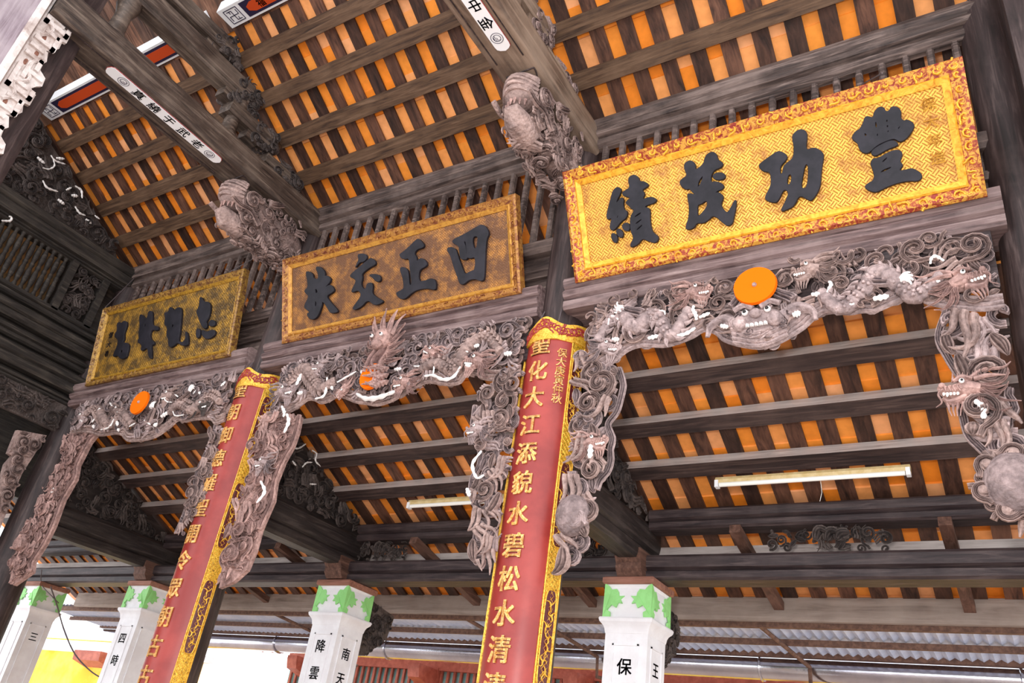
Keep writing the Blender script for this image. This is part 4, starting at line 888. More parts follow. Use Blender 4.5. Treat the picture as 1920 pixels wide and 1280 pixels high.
# ------------------------------------------------------------------ tie beams toward the hall, their white tablets, dragon heads and stacked beams
BZ0, BZ1, BHW = 4.36, 4.62, .165
def rrect(cx, hw, z0, z1, r):
    P = []
    for (sx, sz, a0) in ((1, 0, -90), (1, 1, 0), (-1, 1, 90), (-1, 0, 180)):
        for k in range(4): a = math.radians(a0 + 30 * k); P.append((cx + sx * (hw - r) + r * math.cos(a), (z1 - r if sz else z0 + r) + r * math.sin(a)))
    return P
def seal(k, cx, cy, z, r):
    for q in (1, .62): k.tube([(cx + r * q * math.cos(a), cy + r * q * math.sin(a), z) for a in np.linspace(0, 6.28, 20)], .0022, 4)
    for q in range(5): k.tube([(cx - r * .5 + .25 * r * q, cy - r * .5 * math.sin(q + .9), z), (cx - r * .5 + .25 * r * q, cy + r * .5, z)], .002, 4)
for i in (1, 2):
    x = CXS[i]; w = ['', 'nearer', 'farther'][i]
    t = thing('tie_beam', ['', 'thick weathered tie beam with carved grooves, nearer of the two', 'thick dark tie beam with rounded edges, farther of the two'][i], 'beam', (x, 2.6, BZ0), 'tie beams with white tablets')
    part('beam', MB().prism(rrect(x, BHW, BZ0, BZ1, .035), 'y', 1.3, 4.06), beam_wood if i == 1 else beam_dark, t, 50)
    k = MB()
    for dx in (-.105, .105): k.bar((x + dx, 1.4, BZ0 - .002), (x + dx, 3.0, BZ0 - .002), .008, .008)
    k.tube([(x - .1, 3.12, BZ0 - .003), (x + .12, 3.12, BZ0 - .003)], .006, 5)
    k.tube([(x + .01 + .11 * math.cos(a), 3.12 + .14 * math.sin(a), BZ0 - .003) for a in np.linspace(0, math.pi, 14)], .006, 5)
    part('carved_groove', k, col_wood, t)
    # tablet
    cx = x + (.02 if i == 1 else .06); tw = .055
    tb = thing('white_tablet', 'long white enamel tablet with black characters under the %s tie beam' % w, 'sign', (cx, 2.35, BZ0 - .012), 'white tablets on the tie beams')
    ol = [(cx - tw, 1.86), (cx + tw, 1.86), (cx + tw, 2.86), (cx + tw * .92, 2.885), (cx + tw * .6, 2.9), (cx, 2.912), (cx - tw * .6, 2.9), (cx - tw * .92, 2.885), (cx - tw, 2.86)]
    ol = ol[:1] + [(cx - tw * .92, 1.83), (cx - tw * .6, 1.815), (cx, 1.805), (cx + tw * .6, 1.815), (cx + tw * .92, 1.83)] + ol[1:]
    k = MB(); n = len(ol); k.add([(a, b, z) for z in (BZ0 - .014, BZ0 - .001) for a, b in ol], [tuple(range(n)), tuple(range(n, 2 * n))] + [(q, (q + 1) % n, n + (q + 1) % n, n + q) for q in range(n)])
    part('tablet', k, white_enamel, tb, 0)
    k = MB(); k.tube([(a, b, BZ0 - .007) for a, b in ol + ol[:1]], .0045, 5); part('red_edge', k, lacq, tb)
    k = MB(); seal(k, cx, 1.95, BZ0 - .015, .042); seal(k, cx, 2.8, BZ0 - .015, .042); part('round_seal', k, painted_blue, tb)
    for q, c in enumerate(['壽福山中金', '真繞于武老'][i - 1]):
        yc = 2.09 + q * .145
        o = glyph_obj('character', c, lambda a, b, z: (cx + b, yc + a, BZ0 - .0142 - z), .1, .002, painted_blue if i == 1 else ink2, tb, .015)
        o.matrix_parent_inverse = Matrix.Translation(tb.location).inverted()
    # dragon head under the end of the beam
    h = thing('dragon_head_bracket', 'carved dragon head bracket under the %s tie beam' % w, 'bracket', (x, 3.6, 4.1), 'dragon head brackets under the tie beams')
    B = MB()
    B.ball((x, 3.75, 4.14), (.12, .28, .2), 14, 10); B.ball((x, 3.4, 4.2), (.12, .2, .15), 14, 10)
    B.ball((x, 3.2, 4.21), (.125, .14, .14), 16, 10)
    B.tube([(x, 3.35, 3.98), (x, 3.18, 3.97), (x, 3.1, 4.02)], [.1, .09, .05], 12)
    for q in range(6):
        a0 = .35 + .32 * q
        B.tube([(x + .135 * math.sin(b0) * math.cos((a0 - 1.2) * .4), 3.2 - .15 * math.sin(a0) * math.cos(b0) ** 2, 4.21 + .15 * math.cos(a0) * (.6 + .4 * math.cos(b0))) for b0 in np.linspace(-1.4, 1.4, 12)], .014, 6)
    part('head_core', B, carve_brown, h)
    B = MB(); rng = random.Random(40 + i)
    ys = [(3.16, 4.1), (3.25, 4.34), (3.5, 4.35), (3.95, 4.35), (3.95, 3.95), (3.7, 3.86), (3.35, 3.9), (3.15, 3.95)]
    for sg in (1, -1):
        F = Frame((x + sg * .09, 0, 0), (0, 1, 0), (0, 0, 1), (sg, 0, 0)); fill(B, F, ys, .085, .0, .03, rng, 1.0)
        ribbon(B, F, spiral((3.28, 4.2), .07, 1.3, 1.0, sg), .02, .06); ribbon(B, F, lock((3.45, 4.3), .2, .5, -.8, .5), np.linspace(.035, .008, 14), .05)
        ribbon(B, F, smooth([(3.08, 4.1), (3.18, 4.08), (3.3, 4.1), (3.42, 4.03)], 14), .022, .05, PROF)
    F = Frame((0, 0, 3.93), (1, 0, 0), (0, 1, 0), (0, 0, -1)); fill(B, F, [(x - .13, 3.25), (x + .13, 3.25), (x + .14, 4.0), (x - .14, 4.0)], .085, -.02, .03, rng, 1.1)
    part('carved_mane', B, carve_brown, h, 40, True)
    E = MB(); E2 = MB()
    for sg in (-1, 1): E.ball((x + sg * .115, 3.28, 4.24), .032, 10, 6); E2.ball((x + sg * .14, 3.27, 4.24), .014, 6, 5)
    part('eye', E, carve_grey, h); part('pupil', E2, black, h)
    E = MB()
    for q in range(6): E.tube([(x - .075 + .03 * q, 3.1 + .02 * abs(q - 2.5), 4.1), (x - .075 + .03 * q, 3.1 + .02 * abs(q - 2.5), 4.05)], [.012, .004], 5)
    part('teeth', E, carve_pink, h)
    # stacked beams up to the purlins
    s = thing('stacked_beam_frame', 'stepped stack of carved roof beams above the %s tie beam' % w, 'roof frame', (x, 2.4, BZ1), 'stacked roof frames')
    lev = [(4.70, 4.80, 3.72, 3.3), (4.86, 5.0, 3.40, 2.8), (5.06, 5.28, 3.06, 1.6), (5.34, 5.5, 2.74, 1.6)]
    sm = beam_wood if i == 1 else beam_dark
    for (z0, z1, ye, ys0) in lev:
        prof = [(x - .07, z0), (x + .07, z0), (x + .08, z0 + .03), (x + .07, z0 + .045), (x + .085, z0 + .06), (x + .085, z1 - .02), (x + .07, z1), (x - .07, z1), (x - .085, z1 - .02), (x - .085, z0 + .06), (x - .07, z0 + .045), (x - .08, z0 + .03)]
        part('stacked_beam', MB().prism(prof, 'y', ys0, ye - .12), sm, s, 25)
        B = MB()
        for sg in (1, -1):
            F = Frame((x + sg * .05, 0, 0), (0, 1, 0), (0, 0, 1), (sg, 0, 0))
            fill(B, F, [(ye - .32, z0 - .1), (ye + .02, z0 - .06), (ye + .06, z0 + .06), (ye, z1 + .05), (ye - .3, z1 + .05)], .085, 0, .03, random.Random(int(ye * 100)), 1.15)
        B.ball((x, ye - .1, (z0 + z1) / 2), (.075, .14, .085), 10, 8)
        part('scroll_corbel', B, carve_brown if i == 1 else carve_dark, s)
        part('spacer_block', MB().box(x - .06, x + .06, ye - .36, ye - .22, z0 - .08, z0), sm, s, 0)
    for yy in (1.75, 2.9): part('short_post', MB().lathe([(.1, BZ1), (.1, BZ1 + .05), (.07, BZ1 + .09), (.06, 4.9), (.09, 5.0), (.09, 5.06)], x, yy, 12), sm, s)

# painted ceiling beams
for i, (a, b) in enumerate(BAY[1:]):
    t = thing('painted_beam', ['red and white painted beam with fret ends above the middle bay', 'red and white painted beam above the farthest bay'][i], 'beam', ((a + b) / 2, 2.42, 5.6), 'painted ceiling beams')
    y0, y1, z = 2.335, 2.52, 5.575
    part('core', MB().box(a + .1, b - .1, y0, y1, z, z + .16), white_enamel, t, 0)
    part('blue_band', MB().box(a + .35, b - .35, y0 + .02, y1 - .02, z - .003, z), painted_blue, t, 0)
    xa, xb = a + .4, b - .4; ym = (y0 + y1) / 2
    k = MB(); ol = [(xa, ym - .02), (xa + .06, y0 + .045), (xb - .06, y0 + .045), (xb, ym - .02), (xb, ym + .02), (xb - .06, y1 - .045), (xa + .06, y1 - .045), (xa, ym + .02)]
    k.add([(p, q, zz) for zz in (z - .006, z - .002) for p, q in ol], [tuple(range(8)), tuple(range(8, 16))] + [(q, (q + 1) % 8, 8 + (q + 1) % 8, 8 + q) for q in range(8)]); part('red_panel', k, painted_red, t, 0)
    k = MB()
    for xc in (a + .23, b - .23):
        def L(p, q): k.bar((xc + p[0] * .075, ym + p[1] * .065, z - .002), (xc + q[0] * .075, ym + q[1] * .065, z - .002), .006, .004)
        for p, q in (((-1, -1), (1, -1)), ((1, -1), (1, 1)), ((1, 1), (-1, 1)), ((-1, 1), (-1, -1)), ((0, -.7), (0, .7)), ((-.7, 0), (.7, 0)), ((0, .7), (.7, .7)), ((.7, 0), (.7, -.7)), ((0, -.7), (-.7, -.7)), ((-.7, 0), (-.7, .7)), ((.35, .35), (.35, .7)), ((-.35, -.35), (-.35, -.7))): L(p, q)
    part('fret_pattern', k, painted_blue, t, 0)
    for q, c in enumerate('福壽' if i == 0 else ''):
        o = glyph_obj('character', c, lambda u, v, zz: (xa + .16 + .17 * q + u, ym - v, z - .006 - zz), .085, .002, ink2, t, .015); o.matrix_parent_inverse = Matrix.Translation(t.location).inverted()

# ------------------------------------------------------------------ near inner column with the pale carved board
t = thing('inner_column', 'dark timber column filling the top left corner behind the pale carved board', 'column', (-5.45, 1.42, FZ))
part('shaft', MB().prism([(-5.62, 1.28), (-5.44, 1.25), (-5.40, 1.30), (-5.38, 1.55), (-5.40, 1.60), (-5.62, 1.6)], 'z', FZ, 6.3), col_wood, t, 30)
t = thing('carved_couplet_board', 'pale lilac board with whitish fretwork edge in the top left corner', 'board', (-5.3, 1.2, 1.6))
part('board', MB().box(-5.34, -5.31, .6, 1.25, 1.6, 6.0), lilac_wood, t, 0)
part('edge_moulding', MB().prism([(-5.31, 1.22), (-5.28, 1.235), (-5.28, 1.265), (-5.31, 1.28), (-5.34, 1.28), (-5.34, 1.22)], 'z', 1.6, 6.0), pale_wood, t, 30)
F = SIDE(-5.34); k = MB(); kk = MB(); z = 1.62; rng = random.Random(2)
while z < 5.9:                                       # stepped openwork edge, unit by unit
    h = .62
    ol = [(1.27, 0), (1.40, 0), (1.44, .03), (1.47, .09), (1.46, .16), (1.49, .17), (1.49, .27), (1.45, .29), (1.47, .33), (1.50, .36), (1.485, .43), (1.44, .46), (1.43, .52), (1.45, .55), (1.42, .62), (1.27, .62)]
    ol = [(a + (rng.uniform(-.008, .008) if a > 1.3 else 0), z + b) for a, b in ol]; plate(k, F, ol, -.03, .0)
    for (a0, a1, b0, b1) in ((1.30, 1.45, .02, .05), (1.42, 1.455, .02, .15), (1.34, 1.44, .12, .15), (1.30, 1.48, .19, .22), (1.45, 1.48, .19, .27), (1.33, 1.43, .245, .275), (1.30, 1.33, .19, .4), (1.38, 1.48, .37, .40), (1.35, 1.38, .31, .46), (1.30, 1.43, .49, .52), (1.40, 1.43, .42, .52), (1.30, 1.4, .57, .6)):
        k.box(-5.342, -5.318, a0, a1, z + b0, z + b1)
    ribbon(k, F, smooth([(1.33, z + .08), (1.38, z + .16), (1.34, z + .24), (1.41, z + .33), (1.36, z + .42), (1.41, z + .54)], 16), .014, .012, PROF)
    for (a, b) in ((1.36, .08), (1.40, .32), (1.34, .44), (1.37, .55)):
        c = F([(a, z + b, -.004)])[0]; kk.ball(c, (.008, .018, .032), 10, 6)  # solid brown beads; the dark of the holes is put into their colour
    z += h
part('fretwork', k, pale_wood, t, 0, True); part('recess_spot', kk, brown_cap, t, 40, True)
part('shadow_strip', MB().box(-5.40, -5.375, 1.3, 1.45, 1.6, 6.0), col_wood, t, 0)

# ------------------------------------------------------------------ left cross wall (in line with the leftmost column)
XW = -8.2
wl = bpy.data.objects.new('wall_left', None); COL.objects.link(wl); structure(wl, 'old dark timber cross wall with balusters and carved panels at the left')
def ybeam(z0, z1, y0=.8, y1=4.0, dx=.0, mat=wall_wood):
    h = z1 - z0
    part('wall_beam', MB().prism([(XW - .12, z0), (XW + dx, z0), (XW + dx + .02, z0 + h * .15), (XW + dx + .02, z0 + h * .4), (XW + dx, z0 + h * .5), (XW + dx + .03, z0 + h * .6), (XW + dx + .03, z1 - h * .1), (XW + dx, z1), (XW - .12, z1)], 'y', y0, y1), mat, wl, 25)
ybeam(4.40, 4.62, dx=.08); ybeam(4.34, 4.40); ybeam(3.66, 3.78); ybeam(3.44, 3.60, dx=.05); ybeam(3.28, 3.40); ybeam(3.02, 3.22, dx=.07); ybeam(2.90, 2.98)
part('backing_board', MB().box(XW - .5, XW - .46, .8, 4.9, 2.0, 6.2), wall_wood, wl, 0)
part('backing_board', MB().box(XW - .5, XW - .46, .8, 4.0, .4, 2.0), wall_wood, wl, 0)
part('backing_board', MB().box(XW - .1, XW - .06, .8, 4.0, 2.9, 3.7), wall_wood, wl, 0)
for y in (2.2, 3.40, 3.78): part('wall_post', MB().box(XW - .1, XW + .03, y - .035, y + .035, 3.75, 4.36), wall_wood, wl, 0)
bal = MB().lathe([(.014, 3.77), (.026, 3.80), (.016, 3.83), (.028, 3.90), (.03, 3.97), (.018, 4.04), (.026, 4.07), (.018, 4.10), (.03, 4.17), (.026, 4.25), (.015, 4.30), (.026, 4.33), (.014, 4.37)], 0, 0, 10).mesh('baluster', wall_wood)
for q in range(16): o = link('baluster', bal, wl); o.location = (XW - .03, 2.28 + .069 * q, 0)
part('bamboo_screen', MB().box(XW - .14, XW - .13, 2.2, 3.4, 3.78, 4.36), plain('tan_screen', S(120, 92, 58), .8, col2=S(160, 110, 60), scale=14), wl, 0)
rng = random.Random(77)
F = SIDE(XW - .02); k = MB(); fill(k, F, [(3.44, 3.79), (3.75, 3.79), (3.75, 4.34), (3.44, 4.34)], .085, 0, .02, rng, 1.0); part('openwork_panel', k, carve_dark, wl, 40, True)
k = MB(); F = SIDE(XW + .02); fill(k, F, [(1.2, 2.62), (4.0, 2.62), (4.0, 2.9), (1.2, 2.9)], .11, 0, .02, rng, 1.0); plate(k, F, [(1.2, 2.62), (4.0, 2.62), (4.0, 2.9), (1.2, 2.9)], -.06, -.02); part('carved_band', k, carve_dark, wl, 40, True)
k = MB(); F = SIDE(XW + .04); pol = [(1.5, 4.64), (3.82, 4.64), (3.7, 4.78), (2.9, 5.25), (2.4, 5.52), (1.5, 5.7)]; fill(k, F, pol, .13, -.02, .03, rng, 1.1); plate(k, F, pol, -.12, -.06); part('dragon_panel', k, carve_dark, wl, 40, True)
def yz(pts, X): return [tuple(onX(p[0], p[1], X)[[1, 2]]) for p in pts]
G1, G2 = ((0, 215), 5.953), ((0, 400), 5.953)
wl_w = [([(460, 740), (510, 820), (630, 865)], 26), ([(820, 800), (890, 850), (900, 940)], 28), ([(720, 850), (780, 820)], 26), ([(780, 905), (850, 915)], 40), ([(630, 950), (700, 1005)], 40), ([(820, 1030), (870, 1100), (935, 1130)], 26), ([(940, 1170), (1000, 1220)], 36), ([(1040, 1130), (1095, 1170)], 22), ([(550, 460), (600, 520), (710, 560)], 22), ([(610, 490), (700, 500)], 34), ([(460, 600), (530, 615), (590, 580), (580, 510)], 20), ([(400, 480), (480, 550)], 36), ([(0, 1190), (100, 1190), (110, 1150), (80, 1140)], 26)]
k = MB(); strokes(k, SIDE(XW + .06), [(yz(crop(P, *G1), XW + .06), w / 5.953 * .0052) for P, w in wl_w], .03, 1); part('white_inlay', k, bone, wl, 40, True)
k = MB(); bf = ((0, 780), 3.879)                     # fretwork bracket at the wall foot
fp = yz(crop([(130, 100), (60, 270), (90, 290), (40, 350), (15, 440), (10, 500), (-60, 700), (-60, 900), (0, 820), (160, 420), (340, 140), (240, 120)], *bf), XW + .03)
plate(k, SIDE(XW + .03), fp, -.05, .0); fill(k, SIDE(XW + .03), fp, .1, 0, .02, rng, 1.1, None, .4)
part('fret_bracket', k, carve_brown, wl, 30)

# ------------------------------------------------------------------ veranda: tie beams, carved gables, white pillars
for i, x in enumerate(CXS[1:]):
    w = ['behind the nearest red couplet', 'in the middle of the veranda', 'at the left end of the veranda'][i]
    t = thing('veranda_tie_beam', 'dark moulded veranda tie beam ' + w, 'beam', (x, 4.8, 1.66), 'veranda tie beams')
    prof = [(x - .07, 1.67), (x + .07, 1.67), (x + .085, 1.70), (x + .085, 1.76), (x + .07, 1.78), (x + .09, 1.80), (x + .1, 1.84), (x + .1, 1.94), (x + .08, 1.97), (x - .08, 1.97), (x - .1, 1.94), (x - .1, 1.80), (x - .085, 1.70)]
    part('beam', MB().prism(prof, 'y', 4.1, 5.78), dark_wood_y, t, 25)
    k = MB(); k.prism([(5.47, 1.55), (5.8, 1.55), (5.8, 1.74), (5.40, 1.74), (5.40, 1.68), (5.43, 1.64), (5.43, 1.60)], 'x', x - .1, x + .1); part('bearing_block', k, peg_wood, t, 25)
    g = thing('carved_gable', 'black carved gable panel above the veranda tie beam ' + w, 'panel', (x, 4.9, 1.97), 'carved gables over the veranda tie beams')
    pol = [(4.15, 1.98), (5.72, 1.98), (5.72, 2.02), (5.3, zlo(5.3) - .03), (4.8, zlo(4.8) - .03), (4.15, zlo(4.15) - .03)]
    k = MB(); rng = random.Random(50 + i)
    for sg in (1, -1): fill(k, Frame((x + sg * .04, 0, 0), (0, 1, 0), (0, 0, 1), (sg, 0, 0)), pol, .1, -.01, .05, rng, 1.15)
    part('scrollwork', k, carve_dark, g, 40, True)
    k = MB(); plate(k, SIDE(x), pol, -.035, .035); part('backing', k, dark_wood_y, g, 0)
    k = MB(); F = SIDE(x + .1)
    G3 = ((500, 760), 2.977)
    if i == 1:
        strokes(k, F, [(yz(crop(P, *G3), x + .1), .016) for P in ([(130, 235), (170, 240), (210, 215)], [(245, 250), (270, 270), (265, 310), (300, 345)], [(190, 345), (215, 320), (245, 318)], [(290, 275), (300, 300)], [(135, 310), (155, 335)], [(232, 438), (268, 440)])], .02, 1)
        part('white_inlay', k, bone, g, 40, True)
    if i < 2:                                         # carved bracket beyond the pillar under the eave
        k = MB(); pol = [(5.85, 1.5), (6.35, 1.42), (6.3, 1.2), (6.05, 1.0), (5.9, 1.1), (5.85, 1.25)]
        plate(k, SIDE(x), pol, -.05, .05)
        for sg in (1, -1): fill(k, Frame((x + sg * .05, 0, 0), (0, 1, 0), (0, 0, 1), (sg, 0, 0)), pol, .08, 0, .02, rng)
        tag(k.build('eave_bracket', carve_dark), 'dark carved eave bracket behind the %s white pillar' % ['nearest', 'middle'][i], 'bracket', 'eave brackets behind the pillars')
PIL = [(-2.507, 5.47), (-5.41, 5.50), (-8.24, 5.5), (-10.35, 5.5)]
PTX = [('保佑', '王龍'), ('降雲', '南天'), ('四時', ''), ('', '三')]
for i, (x, y) in enumerate(PIL):
    t = thing('white_pillar', ['white square pillar with green leaf capital, nearest of the row', 'white square pillar with green leaf capital, middle of the veranda', 'white square pillar with green capital left of the farther red couplet', 'white square pillar with green capital at the bottom left corner'][i], 'pillar', (x, y + .17, FZ), 'white veranda pillars')
    yc = y + .17
    def sq(name, prof, mat, sm=25):
        k = MB(); v = []
        for hw, z in prof: v += [(x - hw, yc - hw, z), (x + hw, yc - hw, z), (x + hw, yc + hw, z), (x - hw, yc + hw, z)]
        f = [(4 * a + b, 4 * a + (b + 1) % 4, 4 * a + 4 + (b + 1) % 4, 4 * a + 4 + b) for a in range(len(prof) - 1) for b in range(4)] + [(3, 2, 1, 0), tuple(range(4 * len(prof) - 4, 4 * len(prof)))]
        k.add(v, f); return part(name, k, mat, t, sm)
    sq('shaft', [(.162, FZ), (.162, 1.17)], white_wash)
    sq('cornice', [(.165, 1.15), (.17, 1.18), (.178, 1.2), (.2, 1.225), (.205, 1.245), (.2, 1.255)], white_wash)
    sq('capital', [(.172, 1.255), (.168, 1.29), (.172, 1.33), (.178, 1.38), (.172, 1.43), (.165, 1.47), (.175, 1.49)], white_wash)
    sq('cap_slab', [(.19, 1.49), (.2, 1.5), (.2, 1.535), (.185, 1.545)], brown_cap)
    # green leaves at the four corners, raised on the capital
    k = MB()
    leaf = [(a * 1.28, b) for a, b in [(0, 0), (.045, 0), (.05, .035), (.03, .05), (.055, .085), (.085, .065), (.095, .1), (.12, .095), (.105, .125), (.125, .15), (.09, .15), (.085, .175), (.07, .2), (.04, .195), (.02, .225), (0, .235)]]
    for face in range(4):
        for sg in (1, -1):
            vv = []
            for d in (.172, .186):
                for (a, b) in leaf:
                    e = .186 + .006 * math.sin(b * 25) - a; p = (sg * e, -d - .006 * math.sin(b * 25)); z = 1.256 + b
                    for _ in range(face): p = (-p[1], p[0])
                    vv.append((x + p[0], yc + p[1], z))
            n = len(leaf); k.add(vv, [tuple(range(n)), tuple(range(n, 2 * n))] + [(q, (q + 1) % n, n + (q + 1) % n, n + q) for q in range(n)])
    part('leaf_capital', k, green_paint, t, 0)
    for face, (ux, uy, nx, ny) in enumerate(((1, 0, 0, -1), (0, 1, 1, 0))):     # front face and right face
        k = MB(); z0, z1, hw = FZ + .5, 1.08, .1
        for (a, b, c, d) in ((-hw, -hw + .012, z0, z1), (hw - .012, hw, z0, z1), (-hw, hw, z1 - .012, z1)):
            P = [(x + ux * u + nx * .162 + nx * dd, yc + uy * u + ny * .162 + ny * dd, zz) for u in (a, b) for zz in (c, d) for dd in (-.002, .008)]
            k.add(P, [(0, 1, 3, 2), (4, 6, 7, 5), (0, 4, 5, 1), (2, 3, 7, 6), (0, 2, 6, 4), (1, 5, 7, 3)])
        part('panel_moulding', k, white_wash, t, 0)
        for q, c in enumerate(PTX[i][face]):
            zc = [.93, .97, .95, .8][i] - .22 * q if face == 0 else .94 - .2 * q
            o = glyph_obj('character', c, lambda u, v, zz: (x + ux * u + nx * (.1625 + zz), yc + uy * u + ny * (.1625 + zz), zc + v), .115 if face == 0 else .105, .002, ink2, t, .02)
            o.matrix_parent_inverse = Matrix.Translation(t.location).inverted()

# carved pieces between the two veranda beams
for i, (a, b) in enumerate(BAY):
    xm = [-1.135, -3.9, -6.9][i]
    if i == 1: cxs = [(-5.0, .28), (-3.05, .28)]
    elif i == 0: cxs = [(xm, .39)]
    else: cxs = [(-7.45, .33)]
    for xc, hw in cxs:
        F = FRONT(5.6); k = MB(); rng = random.Random(int(xc * 50))
        pol = [(xc - hw, 1.73), (xc + hw, 1.73), (xc + hw * 1.05, 1.8), (xc + hw * .9, 1.915), (xc - hw * .95, 1.915), (xc - hw * 1.05, 1.85)]
        fill(k, F, pol, .065, 0, .03, rng, 1.0, None, .4)
        for q in range(3): ribbon(k, F, smooth([(xc + (-.2 + .17 * q) * hw, 1.80), (xc + (-.13 + .17 * q) * hw, 1.87 - .015 * q), (xc + (.02 + .17 * q) * hw, 1.85)], 10), np.array([.012, .03, .036, .04, .042, .042, .04, .036, .03, .012]), .05, PROF)
        tag(k.build('carved_spacer', carve_dark), ['carved flower and fruit spacer between the veranda beams, right-hand bay', 'carved leaf spacer beside the farther couplet, middle bay', 'carved leaf spacer beside the nearest couplet, middle bay', 'carved leaf spacer between the veranda beams, left-hand bay'][{0: 0, 1: 1 if xc < -4 else 2, 2: 3}[i]], 'carving', 'carved spacers between the veranda beams')

# ------------------------------------------------------------------ fluorescent battens
def tube_light(label, p0, p1, Y):
    a, b = onY(*p0, Y), onY(*p1, Y); zc = (a[2] + b[2]) / 2; L0, L1 = a[0], a[0] + 1.22
    t = thing('fluorescent_light', label, 'light', ((L0 + L1) / 2, Y, zc), 'fluorescent lights on the veranda purlins')
    part('batten', MB().prism([(Y - .02, zc + .01), (Y + .03, zc + .01), (Y + .035, zc + .04), (Y + .03, zc + .055), (Y - .01, zc + .055), (Y - .022, zc + .035)], 'x', L0, L1), tube_cream, t, 25)
    k = MB(); k.tube([(L0 + .03, Y - .01, zc), (L1 - .03, Y - .01, zc)], .016, 12); part('lamp_tube', k, tube_white, t)
    for xx in (L0, L1 - .025): part('lamp_holder', MB().prism([(Y - .03, zc - .02), (Y + .015, zc - .02), (Y + .02, zc + .03), (Y - .03, zc + .03)], 'x', xx, xx + .025), white_enamel, t, 0)
tube_light('long white fluorescent tube on a purlin in the right-hand bay', (1342, 912), (1703, 885), 5.16)
tube_light('white fluorescent tube partly behind the carved bracket in the middle bay', (766, 950), (1000, 935), 5.16)
k = MB(); p = onY(1538, 895, 5.17); k.tube([p, p + np.array((.005, 0, -.1)), p + np.array((-.01, 0, -.16))], .0015, 4)
tag(k.build('pull_cord', tube_white), 'thin white pull cord hanging from the right fluorescent light', 'cord')

# ------------------------------------------------------------------ awning, gutter and the building opposite
xs = -12.0; n = 0
while xs < 1.6:
    k = MB(); m_ = 10; W_ = .8; v = []
    for j in range(m_ * 4 + 1):
        u = xs + W_ * j / (m_ * 4); h = .012 * math.cos(2 * math.pi * j / 4)
        for (yy, zz) in ((6.6, 1.53), (7.62, 1.47)): v += [(u, yy, zz + h), (u, yy, zz + h + .002)]
    f = []
    for j in range(m_ * 4): f += [(4 * j, 4 * j + 4, 4 * j + 6, 4 * j + 2), (4 * j + 1, 4 * j + 3, 4 * j + 7, 4 * j + 5)]
    k.add(v, f); n += 1
    ORD = ['first', 'second', 'third', 'fourth', 'fifth', 'sixth', 'seventh', 'eighth', 'ninth', 'tenth', 'eleventh', 'twelfth', 'thirteenth', 'fourteenth', 'fifteenth', 'sixteenth', 'seventeenth', 'eighteenth', 'nineteenth']
    tag(k.build('awning_sheet', zinc, None, 60), 'corrugated zinc awning sheet beyond the fascia, %s from the left' % ORD[n - 1], 'roof sheet', 'corrugated awning sheets'); xs += .8
for (y, z, s, lab) in ((6.62, 1.5, .05, 'rusty batten where the awning meets the fascia'), (7.1, 1.47, .035, 'thin rusty batten under the middle of the awning'), (7.62, 1.475, .07, 'rusty edge bar above the silver gutter')):
    tag(MB().box(-12.0, 1.6, y - s / 2, y + s / 2, z - .035, z + .012).build('awning_batten', rust, None, 0), lab, 'bar', 'awning battens')
k = MB(); R = .12; P = [(7.74 + R * math.cos(a), 1.365 + R * .85 * math.sin(a)) for a in np.linspace(0, 2 * math.pi, 20)[:-1]]
g = thing('gutter', 'shiny silver sheet-metal gutter running under the awning edge', 'gutter', (-4, 7.74, 1.24))
k.prism(P, 'x', -13.5, 1.8); part('trough', k, steel, g, 60)
for xx in (-8.3, -6.5, -4.4, -2.2, -.2): k = MB(); k.tube([(xx, 7.74 + (R + .006) * math.cos(a), 1.365 + (R * .85 + .006) * math.sin(a)) for a in np.linspace(0, 6.28, 20)], .012, 5); part('seam_ring', k, steel, g)
for xx, lab in ((-7.15, 'left'), (-4.55, 'middle'), (-3.75, 'second from the left, near the middle pillar'), (-1.75, 'right')):
    k = MB(); k.tube([(xx - .15, 6.6, 1.48), (xx, 7.56, 1.36), (xx, 7.58, 1.18), (xx + .1, 7.86, 1.18)], .018, 6)
    tag(k.build('gutter_bracket', rust, None, 0), 'black iron gutter bracket under the awning, %s one' % lab, 'bracket', 'iron gutter brackets')
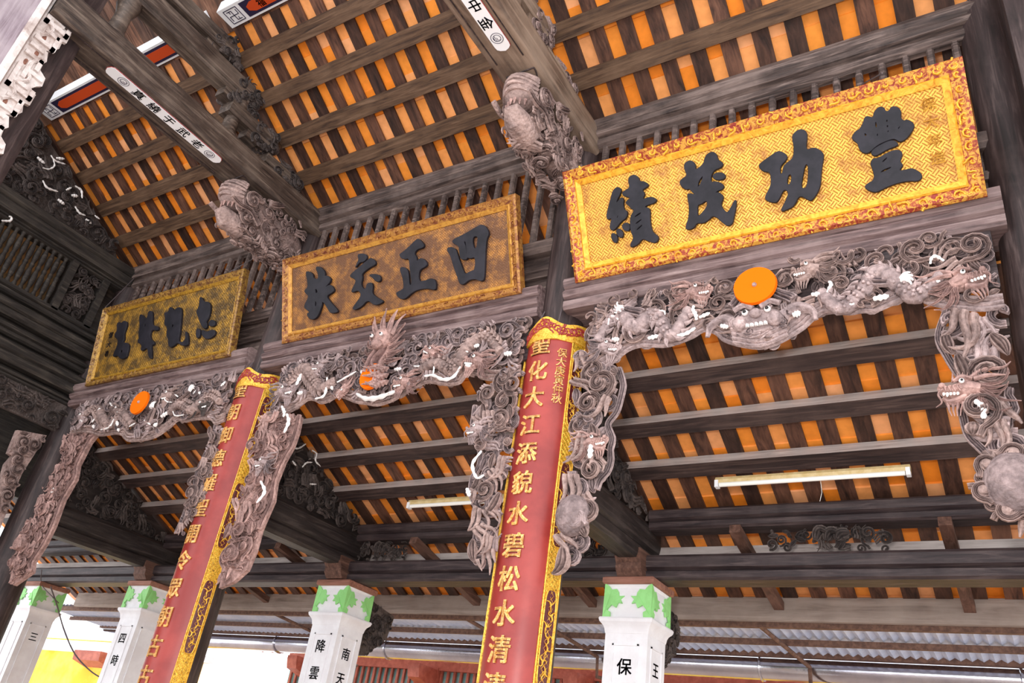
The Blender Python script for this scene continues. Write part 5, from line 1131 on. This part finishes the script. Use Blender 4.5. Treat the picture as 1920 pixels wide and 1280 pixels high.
# opposite building
YB = 11.0
b_ = thing('opposite_building', 'red timber and yellow walled building across the courtyard', 'building', (-6, YB, FZ))
part('eave_beam', MB().box(-11.5, 3, YB, YB + .15, 1.66, 1.80), red_paint, b_, 0)
part('lower_rail', MB().box(-11.5, 3, YB, YB + .15, .95, 1.15), red_paint, b_, 0)
for xx in (-10.9, -8.3, -5.6, -2.8, 0): part('post', MB().box(xx - .12, xx + .12, YB - .02, YB + .18, FZ, 1.7), red_paint, b_, 0); part('beam_end', MB().prism([(YB - .5, 1.62), (YB - .46, 1.48), (YB, 1.36), (YB, 1.66), (YB - .5, 1.68)], 'x', xx - .11, xx + .11), red_paint, b_, 0)
sl = MB().box(-.02, .02, YB + .04, YB + .08, 1.14, 1.68).mesh('slat', red_paint, 0)
for q in range(110): o = link('slat', sl, b_); o.location = (-11.4 + .125 * q, 0, 0); o.matrix_parent_inverse = Matrix.Translation(b_.location).inverted()
part('teal_boarding', MB().box(-11.5, 3, YB + .1, YB + .13, 1.1, 1.7), teal_paint, b_, 0)
part('wall', MB().box(-11.5, 3, YB + .14, YB + .3, FZ, .97), yellow_wash, b_, 0)
k = MB()
for q in range(60): k.tube([(-11.4 + .24 * q, YB - .75, 1.72), (-11.4 + .24 * q, YB + .6, 2.45)], .07, 8)
part('roof_tiles', k, red_paint, b_, 40, True)
yw = thing('garden_wall', 'bright yellow courtyard wall at the bottom left', 'wall', (-16, 9.6, FZ))
part('wall', MB().box(-24, -12.2, 9.6, 9.8, FZ, 1.36), yellow_wash, yw, 0)
part('coping', MB().box(-24, -12.1, 9.5, 9.9, 1.36, 1.46), white_wash, yw, 0)
part('end_corbel', MB().prism([(9.3, 1.36), (9.32, 1.2), (9.6, 1.12), (9.6, 1.36)], 'x', -15.2, -14.4), red_paint, yw, 0)
# loose cable at the left
k = MB(); P = [onY(*p, Y) for p, Y in (((95, 1100), 5.5), ((107, 1135), 5.7), ((120, 1180), 5.9), ((140, 1225), 6.1), ((168, 1256), 6.3), ((192, 1272), 6.4))]
k.tube(smooth(P, 24), .008, 6); tag(k.build('loose_cable', wire_mat), 'loose grey cable drooping in front of the yellow wall', 'cable')
k = MB(); P = [onY(*p, Y) for p, Y in (((78, 1068), 5.4), ((78, 1095), 5.5), ((100, 1120), 5.6), ((110, 1130), 5.7))]
k.tube(smooth(P, 14), .006, 6); tag(k.build('cable_tail', wire_mat), 'short cable looped over the pillar beam at far left', 'cable')
bpy.data.objects.remove(_fo)
